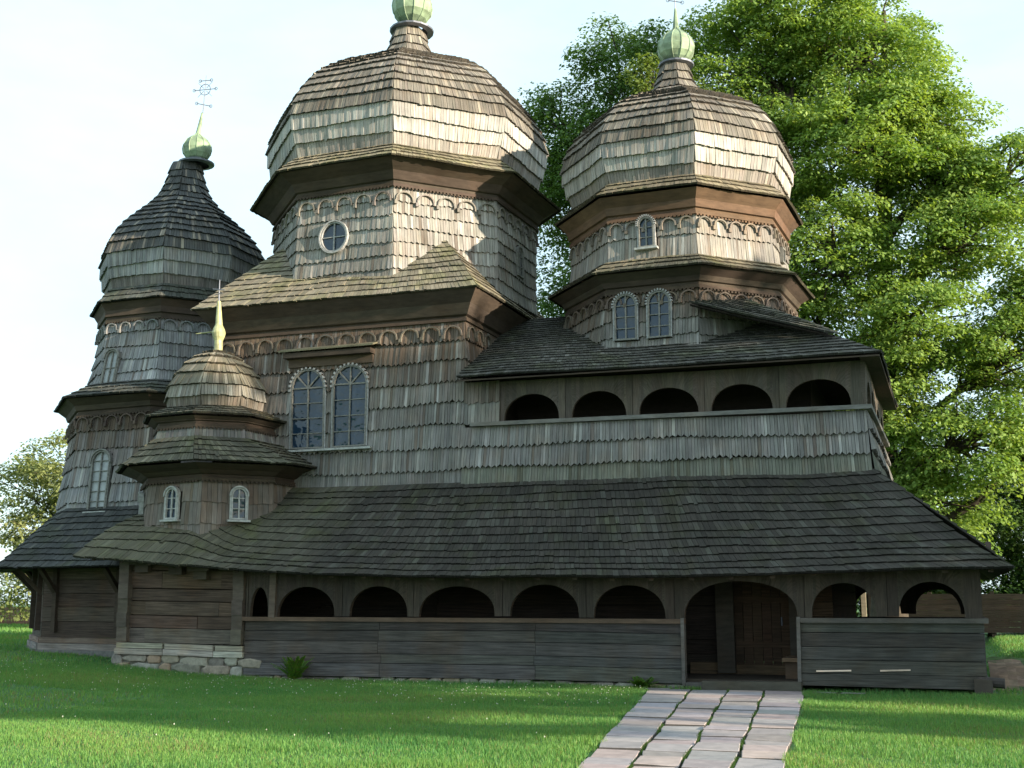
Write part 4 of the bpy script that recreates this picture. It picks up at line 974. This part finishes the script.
# ------------------------------------------------------------------ weed by the wall
def weed(base,h,n,label,seed,r0=.32):
    r=np.random.default_rng(seed); root=empty('fern_plant',base); tag(root,label,'plant')
    mb=MB(); vs=[];cs=[]
    for i in range(n):
        a=r.uniform(0,6.28); ln=h*r.uniform(.6,1.15); rr_=r0*r.uniform(.3,1.2)
        P=[V3((rr_*math.cos(a)*f**1.3,rr_*math.sin(a)*f**1.3,ln*(f-.28*f*f))) for f in (0,.25,.5,.75,1)]
        limb_mesh(mb,P,[.008,.007,.006,.004,.002],4)
        for f in np.linspace(.15,1,16):
            k=min(3,int(f*4)); p=P[k].lerp(P[k+1],f*4-k); d=(P[k+1]-P[k]).normalized(); s=d.cross(UP).normalized()
            for sg in (-1,1):
                l=.11*(1.15-f)*r.uniform(.7,1.3)+.02; q=p+s*sg*l+UP*(-.2*l)+d*l*.4; w=d*.028
                vs+=[tuple(p-w),tuple(q),tuple(p+w)]; cs.append((.09*r.uniform(.8,1.3),.19*r.uniform(.8,1.2),.03))
    me=np_mesh('foliage',np.array(vs),3,np.array(cs),M['blade']); o=bpy.data.objects.new('foliage',me); COL.objects.link(o); o.parent=root
    for v in mb.v: pass
    mb.build('stem',M['bark'],do_warp=False).parent=root
weed((-13.0,-.42,gh(-13,-.4)),.62,34,'feathery green fern against the plank parapet',2,.42)
weed((-5.65,-.35,.0),.26,22,'tuft of tall weeds at the left corner of the slab path',3,.30)
# ------------------------------------------------------------------ fences
def fence(name,label,P0,P1,h,nposts,col,boards,mat='plank',vertical=False):
    P0=V3(P0);P1=V3(P1); root=empty(name,P0); tag(root,label,'fence'); e=(P1-P0).normalized(); n=V3((e.y,-e.x,0)); Ln=(P1-P0).length
    for i in range(nposts):
        mb=MB(); p=P0+e*(Ln*i/(nposts-1)); mb.box(p-e*.07-n*.12-UP*.1,e*.14,n*.12,UP*(h+.18),jit(col)); mb.build('post',M['beam'],root=root)
    mb=MB()
    for b in range(boards):
        z=.12+(h-.12)*b/boards; mb.box(P0+UP*z+n*.004,e*Ln,n*.03,UP*((h-.12)/boards*.97),jit(col,.25))
    mb.build('board_panel',M['plank'],root=root)
fence('plank_fence','dark horizontal board fence behind the right end of the church',(-3.0,24.5,.4),(14,23.5,.42),1.5,9,(.03,.025,.02),7)
fence('garden_fence','low reddish brown fence beyond the lawn at the left edge',(-52,26.8,.45),(-30,27.5,.45),.95,10,(.22,.12,.085),4)
# pale post glimpsed through the arch
mb=MB(); mb.box((-2.52,13.2,.0),(.13,0,0),(0,.13,0),(0,0,2.6),(.32,.27,.2)); o=mb.build('wooden_post',M['beam'],do_warp=False); tag(o,'pale upright post seen through the arch right of the entrance','post')
# block and bench inside the entrance
root=empty('wooden_bench',(-3.0,.9,.18)); tag(root,'short dark wooden bench inside the entrance, by its right jamb','bench')
mb=MB(); mb.box((-3.15,.6,.50),(.42,0,0),(0,1.0,0),(0,0,.07),(.2,.13,.08)); mb.build('seat',M['plank'],root=root)
for yy in (.68,1.38):
    mb=MB(); mb.box((-3.1,yy,.18),(.32,0,0),(0,.09,0),(0,0,.32),(.09,.06,.04)); mb.build('leg',M['beam'],root=root)
# ------------------------------------------------------------------ light, sky, camera
SUN_EL=13.0; SUN_AZ=-11.0      # math angle of the direction towards the sun in the ground plane (0 = +X)
v=V3((math.cos(rad(SUN_EL))*math.cos(rad(SUN_AZ)),math.cos(rad(SUN_EL))*math.sin(rad(SUN_AZ)),math.sin(rad(SUN_EL))))
sd=bpy.data.lights.new('sun','SUN'); sd.energy=5.0; sd.angle=rad(.6); sd.color=(1,.86,.66)
so=bpy.data.objects.new('sun',sd); COL.objects.link(so); so.rotation_euler=v.to_track_quat('Z','Y').to_euler(); so.location=v*60
w=bpy.data.worlds.new('World'); S.world=w; w.use_nodes=True; n=w.node_tree.nodes; l=w.node_tree.links
bg=n['Background']; sky=n.new('ShaderNodeTexSky'); sky.sky_type='NISHITA'; sky.sun_disc=False; sky.sun_elevation=rad(SUN_EL); sky.sun_rotation=rad(90-SUN_AZ)
sky.air_density=1.0; sky.dust_density=1.2; sky.ozone_density=1.5
# thin cloud veil
tc=n.new('ShaderNodeTexCoord'); mp=n.new('ShaderNodeMapping'); mp.inputs['Scale'].default_value=(1.2,1.2,3.0); l.new(tc.outputs['Generated'],mp.inputs[0])
nz=n.new('ShaderNodeTexNoise'); nz.inputs['Scale'].default_value=2.0; nz.inputs['Detail'].default_value=8; nz.inputs['Roughness'].default_value=.55; l.new(mp.outputs[0],nz.inputs['Vector'])
mr=n.new('ShaderNodeMapRange'); mr.inputs[1].default_value=.42; mr.inputs[2].default_value=.72; mr.inputs[3].default_value=.50; mr.inputs[4].default_value=.72; l.new(nz.outputs['Fac'],mr.inputs[0])
mx=n.new('ShaderNodeMix'); mx.data_type='RGBA'; mx.inputs['B'].default_value=(6.8,8.7,9.4,1); l.new(mr.outputs[0],mx.inputs['Factor']); l.new(sky.outputs[0],mx.inputs['A'])
l.new(mx.outputs['Result'],bg.inputs[0]); bg.inputs[1].default_value=.082
cam=bpy.data.cameras.new('camera'); co=bpy.data.objects.new('camera',cam); COL.objects.link(co); S.camera=co
cam.sensor_width=36; cam.lens=1230/1024*36; cam.clip_end=2000
co.location=(0,-23.57,1.6); co.rotation_euler=(rad(90)+.176,0,.341)
S.view_settings.view_transform='Standard'; S.view_settings.look='None'; S.view_settings.gamma=1; S.view_settings.use_curve_mapping=False
S.view_settings.exposure=1.30
S.render.resolution_x=1024; S.render.resolution_y=768
